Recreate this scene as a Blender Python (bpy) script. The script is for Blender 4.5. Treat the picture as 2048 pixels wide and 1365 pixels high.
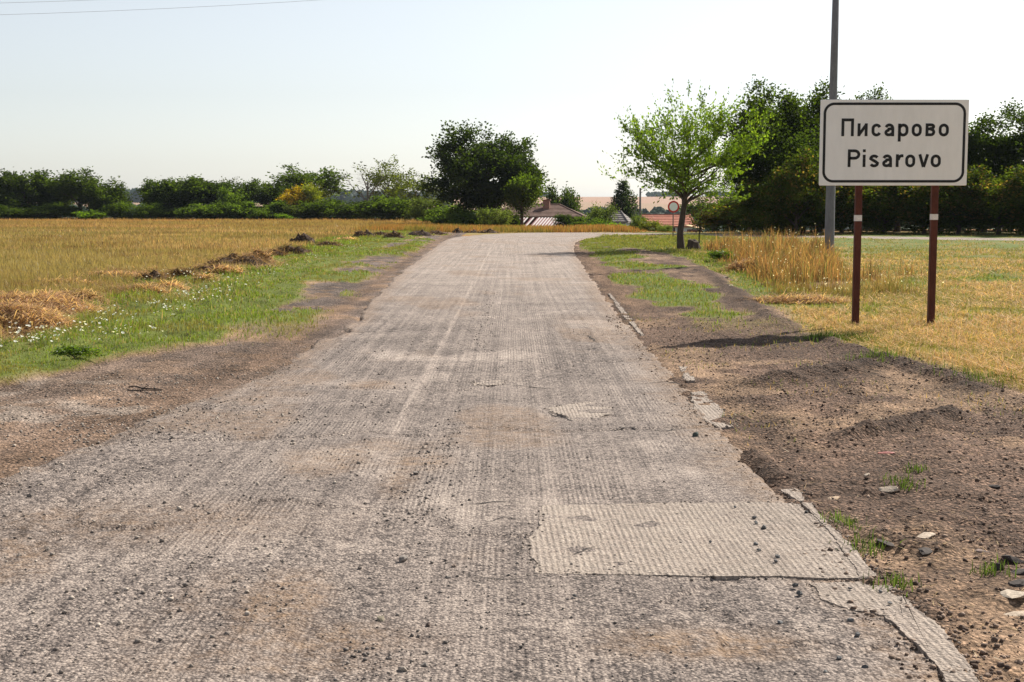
import bpy, bmesh, math, random
import numpy as np
from mathutils import Vector, Matrix

for o in list(bpy.data.objects):
    bpy.data.objects.remove(o, do_unlink=True)
S = bpy.context.scene
COL = S.collection
R = math.radians

# ------------------------------------------------------------------ camera
FPX = 2700.0                       # focal length in pixels of a 2048 px wide picture
EYE = 1.6
TH = math.atan((682.5 - 415.0) / FPX)
cd = bpy.data.cameras.new('camera')
cd.sensor_width = 36.0
cd.lens = 36.0 * FPX / 2048.0
cd.clip_start = 0.1
cd.clip_end = 12000
cam = bpy.data.objects.new('camera', cd)
COL.objects.link(cam)
cam.location = (0, 0, EYE)
cam.rotation_euler = (R(90) - TH, 0, 0)
S.camera = cam

# ------------------------------------------------------------------ light
SUN = Vector((0.80, 0.83, 1.0)).normalized()
SUN_EL = math.asin(SUN.z)
SUN_AZ = math.atan2(SUN.x, SUN.y)
w = bpy.data.worlds.new('World')
S.world = w
w.use_nodes = True
nt = w.node_tree
bg = nt.nodes['Background']
sky = nt.nodes.new('ShaderNodeTexSky')
sky.sky_type = 'NISHITA'
sky.sun_disc = False
sky.sun_elevation = SUN_EL
sky.sun_rotation = SUN_AZ
sky.air_density = 1.0
sky.dust_density = 1.0
sky.ozone_density = 1.0
sky.altitude = 200
hsv = nt.nodes.new('ShaderNodeHueSaturation')      # a milky summer sky
hsv.inputs['Saturation'].default_value = 0.42
nt.links.new(sky.outputs[0], hsv.inputs['Color'])
nt.links.new(hsv.outputs[0], bg.inputs[0])
bg.inputs[1].default_value = 0.084
sl = bpy.data.lights.new('sun', 'SUN')
sl.energy = 5.0
sl.angle = R(0.53)
sl.color = (1.0, 0.93, 0.82)
so = bpy.data.objects.new('sun', sl)
COL.objects.link(so)
so.rotation_euler = SUN.to_track_quat('Z', 'Y').to_euler()
so.location = (60, 60, 80)
S.view_settings.view_transform = 'Standard'
S.view_settings.look = 'None'
S.view_settings.exposure = 0.72
S.view_settings.gamma = 1.0
S.view_settings.use_curve_mapping = False
S.cycles.volume_bounces = 0
S.cycles.max_bounces = 8
S.cycles.diffuse_bounces = 3
S.cycles.transmission_bounces = 6
S.cycles.use_adaptive_sampling = False

# ------------------------------------------------------------------ helpers
rng = np.random.default_rng(7)


def G(u, v, z=0.0):
    """the place on the level z that the photograph shows at u, v"""
    dx = (u - 1024.0) / FPX
    q = (682.5 - v) / FPX
    dy = math.cos(TH) + q * math.sin(TH)
    dz = -math.sin(TH) + q * math.cos(TH)
    t = (z - EYE) / dz
    return t * dx, t * dy


def PX(u, Y):
    return (u - 1024.0) / FPX * Y


def PZ(v, Y):
    return EYE + (415.0 - v) / FPX * Y


def _h(ix, iy, s):
    n = (ix * 374761393 + iy * 668265263 + s * 974634777) & 0xffffffff
    n = ((n ^ (n >> 13)) * 1274126177) & 0xffffffff
    return ((n ^ (n >> 16)) & 0xffff) / 65535.0


def vn(x, y, s=0):
    x = np.asarray(x, float); y = np.asarray(y, float)
    ix = np.floor(x).astype(np.int64); iy = np.floor(y).astype(np.int64)
    fx = x - ix; fy = y - iy
    fx = fx * fx * fx * (fx * (fx * 6 - 15) + 10); fy = fy * fy * fy * (fy * (fy * 6 - 15) + 10)
    a = _h(ix, iy, s); b = _h(ix + 1, iy, s); c = _h(ix, iy + 1, s); d = _h(ix + 1, iy + 1, s)
    return (a + (b - a) * fx) * (1 - fy) + (c + (d - c) * fx) * fy


def fbm(x, y, s=0, o=4, gain=0.5):
    t = 0.0; a = 1.0; n = 0.0; f = 1.0
    for i in range(o):
        t = t + a * vn(x * f + 17.3 * i, y * f - 9.1 * i, s + i); n += a; a *= gain; f *= 2.03
    return t / n


def sst(a, b, x):
    t = np.clip((x - a) / (b - a), 0, 1)
    return t * t * (3 - 2 * t)


def mixc(c, d, t):
    return c * (1 - t[..., None]) + np.asarray(d, float) * t[..., None]


def mesh(name, V, F, col=None, uv=None, smooth=False, attrs=None):
    V = np.asarray(V, np.float32); F = np.asarray(F, np.int32)
    me = bpy.data.meshes.new(name)
    n, k = F.shape
    me.vertices.add(len(V)); me.vertices.foreach_set('co', V.ravel())
    me.loops.add(n * k); me.loops.foreach_set('vertex_index', F.ravel())
    me.polygons.add(n)
    me.polygons.foreach_set('loop_start', np.arange(0, n * k, k, dtype=np.int32))
    if smooth:
        me.polygons.foreach_set('use_smooth', np.ones(n, bool))
    me.update(calc_edges=True)
    if col is not None:
        a = me.attributes.new('Col', 'FLOAT_COLOR', 'POINT')
        c = np.ones((len(V), 4), np.float32); c[:, :3] = col
        a.data.foreach_set('color', c.ravel())
    for nm, val in (attrs or {}).items():
        a = me.attributes.new(nm, 'FLOAT', 'POINT')
        a.data.foreach_set('value', np.asarray(val, np.float32))
    if uv is not None:
        u = me.uv_layers.new(name='UVMap')
        u.data.foreach_set('uv', np.asarray(uv, np.float32)[F.ravel()].ravel())
    return me


def obj(name, me, mat=None, parent=None, loc=(0, 0, 0), rot=(0, 0, 0)):
    o = bpy.data.objects.new(name, me)
    COL.objects.link(o)
    if mat is not None and len(me.materials) == 0:
        me.materials.append(mat)
    o.location = loc; o.rotation_euler = rot
    if parent is not None:
        o.parent = parent
    return o


def empty(name, loc=(0, 0, 0), rz=0.0):
    o = bpy.data.objects.new(name, None)
    COL.objects.link(o)
    o.location = loc; o.rotation_euler = (0, 0, rz)
    o.empty_display_size = 0.2
    return o


def tag(o, label=None, cat=None, group=None, kind=None):
    if label: o['label'] = label
    if cat: o['category'] = cat
    if group: o['group'] = group
    if kind: o['kind'] = kind
    return o


class MB:
    """collects quads/tris of one part"""
    def __init__(self):
        self.v = []; self.f = []

    def add(self, V, F):
        b = len(self.v)
        self.v += [tuple(p) for p in V]
        self.f += [tuple(i + b for i in f) for f in F]
        return self

    def box(self, c, s, rot=None):
        V = [Vector((x * s[0] / 2, y * s[1] / 2, z * s[2] / 2)) for x in (-1, 1) for y in (-1, 1) for z in (-1, 1)]
        if rot is not None:
            V = [rot @ p for p in V]
        V = [p + Vector(c) for p in V]
        return self.add(V, [(0, 1, 3, 2), (4, 6, 7, 5), (0, 4, 5, 1), (2, 3, 7, 6), (0, 2, 6, 4), (1, 5, 7, 3)])

    def tube(self, pts, rad, n=6, cap=True):
        pts = [Vector(p) for p in pts]
        if not hasattr(rad, '__len__'): rad = [rad] * len(pts)
        V = []; F = []
        ref = Vector((0.31, 0.77, 0.55))
        for i, p in enumerate(pts):
            d = (pts[min(i + 1, len(pts) - 1)] - pts[max(i - 1, 0)]).normalized()
            a = d.cross(ref)
            if a.length < 0.1: a = d.cross(Vector((1, 0, 0)))
            a.normalize(); b = d.cross(a)
            for k in range(n):
                t = 2 * math.pi * k / n
                V.append(p + (a * math.cos(t) + b * math.sin(t)) * rad[i])
        for i in range(len(pts) - 1):
            for k in range(n):
                F.append((i * n + k, i * n + (k + 1) % n, (i + 1) * n + (k + 1) % n, (i + 1) * n + k))
        if cap:
            F.append(tuple(range(n))[::-1]); F.append(tuple((len(pts) - 1) * n + k for k in range(n)))
        return self.add(V, F)

    def me(self, name, smooth=False):
        m = bpy.data.meshes.new(name)
        m.from_pydata([tuple(p) for p in self.v], [], self.f)
        if smooth:
            for p in m.polygons: p.use_smooth = True
        m.update()
        return m

    def build(self, name, mat, parent=None, smooth=False, **k):
        return obj(name, self.me(name, smooth), mat, parent, **k)


# ------------------------------------------------------------------ materials
def new_mat(name):
    m = bpy.data.materials.new(name)
    m.use_nodes = True
    t = m.node_tree
    for n in list(t.nodes): t.nodes.remove(n)
    out = t.nodes.new('ShaderNodeOutputMaterial')
    return m, t, out


class N:
    def __init__(self, t): self.t = t

    def new(self, ty, **kw):
        n = self.t.nodes.new(ty)
        for k, v in kw.items(): setattr(n, k, v)
        return n

    def set(self, sock, v):
        if isinstance(v, bpy.types.NodeSocket): self.t.links.new(v, sock)
        elif isinstance(v, (tuple, list)) and len(v) == 3 and sock.type == 'RGBA': sock.default_value = (*v, 1)
        else: sock.default_value = v

    def math(self, op, a, b=None, clamp=False):
        n = self.new('ShaderNodeMath', operation=op); n.use_clamp = clamp
        self.set(n.inputs[0], a)
        if b is not None: self.set(n.inputs[1], b)
        return n.outputs[0]

    def mix(self, f, a, b, blend='MIX'):
        n = self.new('ShaderNodeMix', data_type='RGBA', blend_type=blend)
        self.set(n.inputs[0], f); self.set(n.inputs[6], a); self.set(n.inputs[7], b)
        return n.outputs[2]

    def noise(self, vec, scale, detail=4, rough=0.55):
        n = self.new('ShaderNodeTexNoise'); n.inputs['Scale'].default_value = scale
        n.inputs['Detail'].default_value = detail; n.inputs['Roughness'].default_value = rough
        self.set(n.inputs['Vector'], vec)
        return n.outputs['Fac']

    def vor(self, vec, scale, feature='F1'):
        n = self.new('ShaderNodeTexVoronoi', feature=feature); n.inputs['Scale'].default_value = scale
        self.set(n.inputs['Vector'], vec)
        return n

    def ramp(self, f, stops):
        n = self.new('ShaderNodeValToRGB'); self.set(n.inputs[0], f)
        e = n.color_ramp.elements
        while len(e) < len(stops): e.new(0.5)
        for i, (p, c) in enumerate(stops):
            e[i].position = p; e[i].color = (*c, 1) if len(c) == 3 else c
        return n.outputs[0]

    def maprange(self, v, a, b, c=0.0, d=1.0):
        n = self.new('ShaderNodeMapRange'); self.set(n.inputs[0], v)
        for i, x in enumerate((a, b, c, d)): n.inputs[i + 1].default_value = x
        return n.outputs[0]

    def obj_co(self): return self.new('ShaderNodeTexCoord').outputs['Object']

    def scale(self, vec, s):
        n = self.new('ShaderNodeMapping'); self.set(n.inputs[0], vec); n.inputs['Scale'].default_value = s
        return n.outputs[0]

    def attr(self, name):
        n = self.new('ShaderNodeAttribute'); n.attribute_name = name
        return n

    def bump(self, h, strength=1.0, dist=1.0):
        n = self.new('ShaderNodeBump'); n.inputs['Strength'].default_value = strength
        n.inputs['Distance'].default_value = dist; self.set(n.inputs['Height'], h)
        return n.outputs[0]

    def bsdf(self, col, rough=0.9, normal=None, spec=0.3, metal=0.0):
        n = self.new('ShaderNodeBsdfPrincipled')
        self.set(n.inputs['Base Color'], col); self.set(n.inputs['Roughness'], rough)
        n.inputs['Specular IOR Level'].default_value = spec; n.inputs['Metallic'].default_value = metal
        if normal is not None: self.set(n.inputs['Normal'], normal)
        return n.outputs[0]


def simple(name, c1, c2, scale=6, rough=0.85, bump=0.004, detail=6, stretch=(1, 1, 1), metal=0.0, spec=0.3, var=0.5):
    m, t, out = new_mat(name); n = N(t)
    co = n.scale(n.obj_co(), stretch)
    f = n.noise(co, scale, detail, 0.6)
    f2 = n.noise(co, scale * 7, 3, 0.6)
    c = n.mix(n.maprange(f, 0.3, 0.7), c1, c2)
    c = n.mix(var, c, n.maprange(f2, 0.25, 0.75, 0.55, 1.45), 'MULTIPLY')
    nm = n.bump(n.math('ADD', n.math('MULTIPLY', f, bump), n.math('MULTIPLY', f2, bump * 0.4)))
    t.links.new(n.bsdf(c, rough, nm, spec, metal), out.inputs[0])
    return m


def foliage_mat(name, trans=0.42, gloss=0.06, glow=(1.35, 1.35, 0.75)):
    m, t, out = new_mat(name); n = N(t)
    col = n.attr('Col').outputs['Color']
    rnd = n.new('ShaderNodeObjectInfo').outputs['Random']
    col = n.mix(1.0, col, n.maprange(rnd, 0, 1, 0.8, 1.2), 'MULTIPLY')
    d = n.new('ShaderNodeBsdfDiffuse'); n.set(d.inputs[0], col)
    tr = n.new('ShaderNodeBsdfTranslucent'); n.set(tr.inputs[0], n.mix(1.0, col, glow, 'MULTIPLY'))
    mx = n.new('ShaderNodeMixShader'); mx.inputs[0].default_value = trans
    t.links.new(d.outputs[0], mx.inputs[1]); t.links.new(tr.outputs[0], mx.inputs[2])
    g = n.new('ShaderNodeBsdfGlossy'); g.inputs['Roughness'].default_value = 0.45; g.inputs[0].default_value = (0.9, 0.95, 0.9, 1)
    m2 = n.new('ShaderNodeMixShader'); m2.inputs[0].default_value = gloss
    t.links.new(mx.outputs[0], m2.inputs[1]); t.links.new(g.outputs[0], m2.inputs[2])
    t.links.new(m2.outputs[0], out.inputs[0])
    return m


def stone_mat():
    m, t, out = new_mat('stone'); n = N(t)
    col = n.attr('Col').outputs['Color']
    f = n.noise(n.obj_co(), 60, 4, 0.6)
    col = n.mix(1.0, col, n.maprange(f, 0.25, 0.75, 0.6, 1.4), 'MULTIPLY')
    t.links.new(n.bsdf(col, 0.9, n.bump(n.math('MULTIPLY', f, 0.004)), 0.25), out.inputs[0])
    return m


def ground_mat():
    m, t, out = new_mat('ground'); n = N(t)
    co = n.obj_co()
    col = n.attr('Col').outputs['Color']
    soil = n.attr('soil').outputs['Fac']
    f1 = n.noise(co, 3.0, 6, 0.65)
    f2 = n.noise(co, 28.0, 6, 0.7)
    v = n.vor(co, 42.0)
    vr = n.new('ShaderNodeSeparateColor'); n.set(vr.inputs[0], v.outputs['Color'])
    v2 = n.vor(co, 95.0)
    vr2 = n.new('ShaderNodeSeparateColor'); n.set(vr2.inputs[0], v2.outputs['Color'])
    k = n.math('MULTIPLY', n.maprange(f1, 0.25, 0.75, 0.72, 1.28), n.maprange(f2, 0.25, 0.75, 0.55, 1.45))
    peb = n.math('MULTIPLY', n.maprange(vr.outputs[0], 0, 1, 0.55, 1.5), n.maprange(vr2.outputs[0], 0, 1, 0.55, 1.45))
    pk = n.math('ADD', n.math('MULTIPLY', peb, soil), n.math('SUBTRACT', 1.0, soil))
    gap = n.math('SUBTRACT', 1.0, n.math('MULTIPLY', n.math('MULTIPLY', n.maprange(v.outputs['Distance'], 0.4, 0.65), soil), 0.45))
    col = n.mix(1.0, col, n.math('MULTIPLY', n.math('MULTIPLY', k, pk), gap), 'MULTIPLY')
    hgt = n.math('ADD', n.math('MULTIPLY', f2, 0.028), n.math('MULTIPLY', n.math('MULTIPLY', v.outputs['Distance'], soil), -0.026))
    hgt = n.math('ADD', hgt, n.math('MULTIPLY', n.math('MULTIPLY', v2.outputs['Distance'], soil), -0.006))
    t.links.new(n.bsdf(col, 0.95, n.bump(hgt, 0.9), 0.15), out.inputs[0])
    return m


def road_mat(name='road', slab=False):
    m, t, out = new_mat(name); n = N(t)
    uvn = n.new('ShaderNodeUVMap'); uvn.uv_map = 'UVMap'
    uv = uvn.outputs[0]
    sp = n.new('ShaderNodeSeparateXYZ'); n.set(sp.inputs[0], uv)
    s, tt = sp.outputs[0], sp.outputs[1]
    if slab:
        dirt, mill, pale, coarse = 0.22, 1.0, 0.30, 0.30
    else:
        dirt = n.attr('dirt').outputs['Fac']; mill = n.attr('mill').outputs['Fac']
        pale = n.attr('pale').outputs['Fac']; coarse = n.attr('coarse').outputs['Fac']
    warp = n.noise(n.scale(uv, (2.0, 0.5, 1)), 1.5, 3)
    wob = n.noise(n.scale(uv, (9, 2.2, 1)), 1.0, 4, .6)
    ph = n.math('ADD', n.math('MULTIPLY', s, 2 * math.pi / 0.0290), n.math('ADD', n.math('MULTIPLY', warp, 5.0), n.math('MULTIPLY', wob, 3.0)))
    g = n.math('ADD', n.math('MULTIPLY', n.math('SINE', ph), 0.5), 0.5)
    g = n.math('POWER', g, 0.75)
    brk = n.math('MULTIPLY', n.maprange(n.noise(uv, 1.9, 6, 0.7), 0.38, 0.62), n.maprange(n.noise(n.scale(uv, (5.0, 0.35, 1)), 1.0, 4, .6), .32, .60, .25, 1))
    gone = n.maprange(n.noise(n.scale(uv, (60, 7, 1)), 1.0, 4, 0.65), 0.3, 0.6, 0.2, 1.0)
    ml = n.math('MULTIPLY', n.math('MULTIPLY', mill, brk if not slab else n.maprange(n.noise(uv, 3, 4, .6), .3, .55, .55, 1)), gone)
    v = n.vor(uv, 75.0); vc = n.new('ShaderNodeSeparateColor'); n.set(vc.inputs[0], v.outputs['Color'])
    v2 = n.vor(uv, 32.0); vc2 = n.new('ShaderNodeSeparateColor'); n.set(vc2.inputs[0], v2.outputs['Color'])
    fine = n.noise(uv, 160, 3, 0.7)
    mid = n.noise(uv, 14, 6, 0.7)
    big = n.noise(uv, 1.1, 5, 0.6)
    strk = n.noise(n.scale(uv, (12.0, 0.10, 1)), 1.0, 5, 0.7)
    x = n.math('ADD', 0.50, n.math('MULTIPLY', n.math('MULTIPLY', n.math('SUBTRACT', g, 0.5), ml), 0.46 if slab else 0.46))
    void = n.maprange(v.outputs['Distance'], 0.38, 0.62)               # black binder between the chippings
    x = n.math('SUBTRACT', x, n.math('MULTIPLY', void, 0.21 if not slab else 0.14))
    pit = n.maprange(n.noise(uv, 38, 3, 0.65), 0.60, 0.70)
    x = n.math('SUBTRACT', x, n.math('MULTIPLY', pit, 0.20 if not slab else 0.16))
    x = n.math('ADD', x, n.math('MULTIPLY', n.math('SUBTRACT', vc.outputs[0], 0.5), 0.34))
    x = n.math('ADD', x, n.math('MULTIPLY', n.math('MULTIPLY', n.math('SUBTRACT', vc2.outputs[1], 0.5), coarse), 0.30))
    x = n.math('ADD', x, n.math('MULTIPLY', n.math('SUBTRACT', mid, 0.5), 0.60))
    x = n.math('ADD', x, n.math('MULTIPLY', n.math('SUBTRACT', fine, 0.5), 0.5))
    x = n.math('ADD', x, n.math('MULTIPLY', n.math('SUBTRACT', big, 0.5), 0.5))
    x = n.math('ADD', x, n.math('MULTIPLY', n.math('SUBTRACT', strk, 0.5), 0.62 if not slab else 0.30))
    x = n.math('SUBTRACT', x, n.math('MULTIPLY', coarse, 0.04))
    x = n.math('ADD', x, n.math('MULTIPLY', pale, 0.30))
    c = n.ramp(x, [(0.05, (0.045, 0.037, 0.034)), (0.30, (0.146, 0.119, 0.106)), (0.52, (0.290, 0.240, 0.208)), (0.78, (0.410, 0.344, 0.295)), (1.0, (0.54, 0.465, 0.395))])
    dn = n.math('MULTIPLY', dirt, n.maprange(n.noise(uv, 11, 6, 0.75), 0.34, 0.66, 0.0, 0.85))
    c = n.mix(dn, c, n.mix(n.maprange(mid, .35, .65), (0.155, 0.100, 0.066), (0.30, 0.195, 0.115)))
    if slab:
        c = n.mix(n.maprange(n.noise(uv, 4, 4, .6), .3, .7, .12, .40), c, (0.365, 0.315, 0.262))
    hgt = n.math('MULTIPLY', n.math('MULTIPLY', g, ml), 0.0042)
    hgt = n.math('ADD', hgt, n.math('MULTIPLY', v.outputs['Distance'], -0.009))
    hgt = n.math('ADD', hgt, n.math('MULTIPLY', n.math('MULTIPLY', v2.outputs['Distance'], coarse), -0.012))
    hgt = n.math('ADD', hgt, n.math('MULTIPLY', fine, 0.004))
    hgt = n.math('ADD', hgt, n.math('MULTIPLY', mid, 0.010))
    t.links.new(n.bsdf(c, 0.93, n.bump(hgt, 0.85), 0.2), out.inputs[0])
    return m


M = {}
M['ground'] = ground_mat()
M['road'] = road_mat('road')
M['slab'] = road_mat('slab', True)
M['leaf'] = foliage_mat('leaf', 0.50, 0.03, (1.7, 1.75, 0.6))
M['leafdense'] = foliage_mat('leaf_dense', 0.50, 0.008, (2.5, 2.6, 0.9))
M['blade'] = foliage_mat('blade', 0.42, 0.02, (1.45, 1.4, 0.8))
M['stone'] = stone_mat()
M['bark'] = simple('bark', (0.045, 0.032, 0.024), (0.10, 0.075, 0.058), 9, 0.95, 0.02, stretch=(1, 1, 0.3))
M['barkgrey'] = simple('bark_grey', (0.16, 0.14, 0.12), (0.28, 0.26, 0.23), 9, 0.95, 0.01, stretch=(1, 1, 0.3))
M['signwhite'] = simple('sign_white', (0.80, 0.79, 0.76), (0.87, 0.86, 0.84), 1.6, 0.45, 0.0002, stretch=(1, 1, 0.3), spec=0.4, var=0.09)
M['signblack'] = simple('sign_black', (0.010, 0.010, 0.011), (0.016, 0.016, 0.017), 8, 0.5, 0.0002)
M['rust'] = simple('rust_paint', (0.060, 0.016, 0.010), (0.115, 0.034, 0.020), 14, 0.75, 0.002, stretch=(1, 1, 0.3))
M['bandwhite'] = simple('band_white', (0.62, 0.58, 0.53), (0.80, 0.77, 0.72), 30, 0.6, 0.001)
M['polegrey'] = simple('pole_grey', (0.13, 0.133, 0.145), (0.19, 0.193, 0.205), 5, 0.6, 0.002, stretch=(1, 1, 0.25))
M['wire'] = simple('wire', (0.25, 0.25, 0.26), (0.30, 0.30, 0.31), 3, 0.6, 0.0)
M['wood'] = simple('old_wood', (0.10, 0.085, 0.075), (0.17, 0.15, 0.13), 6, 0.9, 0.004, stretch=(1, 1, 0.2))
M['tile'] = simple('roof_tile', (0.10, 0.058, 0.045), (0.19, 0.115, 0.088), 2.2, 0.9, 0.02)
M['tilered'] = simple('roof_tile_red', (0.34, 0.115, 0.075), (0.46, 0.19, 0.125), 2.2, 0.9, 0.02)
M['tilegrey'] = simple('roof_grey', (0.15, 0.13, 0.125), (0.24, 0.21, 0.20), 2.2, 0.9, 0.02)
M['brick'] = simple('brick', (0.24, 0.12, 0.085), (0.33, 0.19, 0.14), 12, 0.9, 0.01)
M['plaster'] = simple('plaster', (0.62, 0.64, 0.70), (0.74, 0.75, 0.79), 1.5, 0.9, 0.004)
M['plasterdark'] = simple('plaster_dark', (0.13, 0.06, 0.065), (0.20, 0.10, 0.10), 1.5, 0.9, 0.004)
M['glass'] = simple('window_glass', (0.03, 0.04, 0.05), (0.05, 0.06, 0.07), 2, 0.15, 0.0, spec=0.6)
M['sheetglint'] = simple('sheet_white_glint', (0.50, 0.46, 0.44), (0.60, 0.56, 0.53), 3, 0.5, 0.002)  # whitish ridge paint with glancing sunlight put into its colour
M['sheetred'] = simple('sheet_red', (0.13, 0.040, 0.045), (0.22, 0.085, 0.085), 3, 0.6, 0.002)
M['redpaint'] = simple('red_paint', (0.52, 0.03, 0.025), (0.60, 0.05, 0.04), 3, 0.5, 0.0)
M['yellowwall'] = simple('pale_orange_roof', (0.60, 0.40, 0.22), (0.72, 0.50, 0.30), 2, 0.9, 0.01)
M['twig'] = simple('dark_twig', (0.012, 0.010, 0.009), (0.03, 0.024, 0.02), 30, 0.9, 0.002)
M['redscrap'] = simple('red_scrap', (0.30, 0.07, 0.06), (0.38, 0.12, 0.10), 20, 0.6, 0.002)

# ------------------------------------------------------------------ the lie of the land
LEFT = np.array([(-6, -3.3), (4, -3.15), (8, -2.95), (11, -2.65), (14, -2.35), (18.4, -2.25), (31, -2.7), (50, -3.05), (66, -3.3), (72, -3.2)])
RIGHT = np.array([(-6, 1.50), (4, 1.53), (12, 1.53), (23, 1.66), (41, 2.05), (52, 2.4), (62, 2.9), (70, 3.7)])


def xl(Y): return np.interp(Y, LEFT[:, 0], LEFT[:, 1])
def xr(Y): return np.interp(Y, RIGHT[:, 0], RIGHT[:, 1])


SLP = np.array([(-6, -6.0), (5, -5.4), (11.5, -4.5), (13.3, -4.0), (15.2, -3.5), (18.4, -3.55), (23, -3.6), (30, -4.25), (58, -5.2), (85, -5.0)])
GLP = np.array([(-6, -9.5), (10, -8.0), (15, -6.9), (19, -6.4), (28, -7.0), (38, -7.4), (62, -9.2), (80, -8.5), (100, -7.5)])
SRP = np.array([(-6, 6.5), (5, 5.6), (11, 4.35), (13.3, 4.2), (16.3, 3.75), (20, 3.95), (24.7, 4.35), (37, 5.1), (45, 5.3), (52, 4.6), (60, 4.2), (70, 4.2)])
ZP = np.array([(0, 0.0), (8, -0.15), (55, -2.5), (80, -3.6), (160, -8), (300, -14), (460, -13), (600, -9.5), (790, -4.5), (1000, -1.5), (1810, 16.5), (2050, 17.2), (2500, 13), (4500, 0)])
# road beyond the bend: far edge and near edge of the crossing stretch
FAR = [(-3.3, 66), (-3.0, 72.5), (-1.7, 79), (1.8, 85.3), (5.0, 85.6), (8.4, 83.5), (16.5, 77), (25.5, 70), (44, 55.5), (70, 36)]
NEAR = [(2.9, 62), (3.3, 66), (3.9, 69.6), (5.2, 73), (6.6, 75), (8.6, 75.2), (14.5, 70.7), (23, 64), (41.5, 49.5), (67, 30)]


def land_edge(X):
    return 170 - 75 * sst(-16, -1, X) - 11 * sst(7, 10, X) * sst(24, 18, X)


def H(X, Y):
    X = np.asarray(X, float); Y = np.asarray(Y, float)
    d = Y - land_edge(X)
    left = sst(-20, -200, X)
    z = np.interp(np.maximum(d, 0), ZP[:, 0], ZP[:, 1])
    far = sst(300, 900, d)
    z = z + far * (2.5 * (fbm(X / 500, Y / 700, 91, 3) - 0.5) + 3.5 * left)
    return z


def zones(X, Y):
    """how much of each cover lies at X, Y"""
    wob = (fbm(X * 0.9, Y * 0.55, 11, 4) - 0.5)
    wob2 = (fbm(X * 0.35, Y * 0.25, 21, 3) - 0.5)
    patch = fbm(X * 0.75, Y * 0.45, 31, 4)
    patch2 = fbm(X * 1.7, Y * 0.9, 41, 3)
    L = xl(Y); Rr = xr(Y)
    SLx = np.interp(Y, SLP[:, 0], SLP[:, 1]) + 0.9 * wob
    GLx = np.interp(Y, GLP[:, 0], GLP[:, 1]) + 2.2 * wob2 + 0.8 * wob
    SRx = np.interp(Y, SRP[:, 0], SRP[:, 1]) + 0.6 * wob
    z = {}
    soilL = sst(SLx - 0.12, SLx + 0.12, X) * (X < L + 0.4)
    soilR = sst(SRx + 0.12, SRx - 0.12, X) * (X > Rr - 0.4)
    # green tongues reaching over the shoulder
    tongue = sst(0.50, 0.57, patch) * sst(-.25, -.7, X - L - .35 * (patch2 - .5)) * sst(15, 19, Y) * (X < L + 0.15) * sst(90, 60, Y)
    strip = np.exp(-((X - (2.95 + 0.012 * (Y - 17))) / 0.75) ** 2)
    tongR = sst(0.50, 0.60, patch * 0.75 + 0.25 * strip * 1.3) * sst(16.5, 20, Y) * (X > Rr + 0.35)
    endR = sst(47, 56, Y) * (X > Rr + 0.2) * sst(0.36, 0.48, patch2)
    soilL = soilL * (1 - tongue); soilR = soilR * (1 - np.maximum(tongR, endR))
    z['soilL'] = soilL; z['soilR'] = soilR
    inroad = ((X > L) & (X < Rr) & (Y < 75))
    z['greenL'] = sst(GLx - 0.3, GLx + 0.5, X) * (1 - soilL) * (X < L + 0.2) * (Y < 90)
    z['dryL'] = sst(GLx + 0.5, GLx - 0.3, X) * (Y < 172)
    z['straw'] = np.exp(-((X - GLx + 0.9) / 1.5) ** 2) * sst(56, 40, Y) * sst(9, 13, Y)
    gR = np.exp(-((X - SRx - 0.55) / 0.7) ** 2) * sst(19, 23, Y)
    z['greenR'] = np.clip(np.maximum(np.maximum(gR, tongR), endR), 0, 1) * (1 - soilR) * (X > Rr + 0.1) * (Y < 78)
    tallx0 = np.interp(Y, [22, 24, 27, 36, 46, 56], [5.9, 5.2, 5.1, 5.9, 6.9, 7.8]) + 0.8 * wob
    tallx1 = np.interp(Y, [21, 24, 30, 45, 56], [5.9, 6.2, 7.2, 10.4, 12.5]) + 1.2 * wob2
    z['tall'] = sst(tallx0 - 0.2, tallx0 + 0.3, X) * sst(tallx1 + 0.3, tallx1 - 0.3, X) * sst(21.5, 23.5, Y) * sst(58, 50, Y)
    for (tu, tv, ta, tb) in ((1785, 592, .38, 1.0), (1700, 590, .25, .6), (1745, 566, .3, .7), (1835, 602, .22, .6), (1800, 555, .3, .5), (1580, 597, .35, .9)):
        tx, ty = G(tu, tv)
        z['tall'] = np.maximum(z['tall'], tb * np.exp(-(((X - tx) / ta) ** 2 + ((Y - ty) / (ta * 1.8)) ** 2)))
    z['mown'] = sst(SRx - 0.1, SRx + 0.3, X) * (1 - z['tall']) * (1 - np.clip(z['greenR'], 0, 1)) * (Y < 80)
    z['patch'] = patch; z['patch2'] = patch2; z['inroad'] = inroad; z['SRx'] = SRx; z['SLx'] = SLx; z['GLx'] = GLx
    return z


C_SOILG = np.array((0.170, 0.132, 0.112)); C_SOIL = np.array((0.120, 0.078, 0.056)); C_TAN = np.array((0.275, 0.182, 0.118))
C_GREEN = np.array((0.085, 0.115, 0.022)); C_DRY = np.array((0.29, 0.165, 0.058)); C_STRAW = np.array((0.36, 0.22, 0.10))
C_MOWN = np.array((0.21, 0.165, 0.058))


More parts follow.
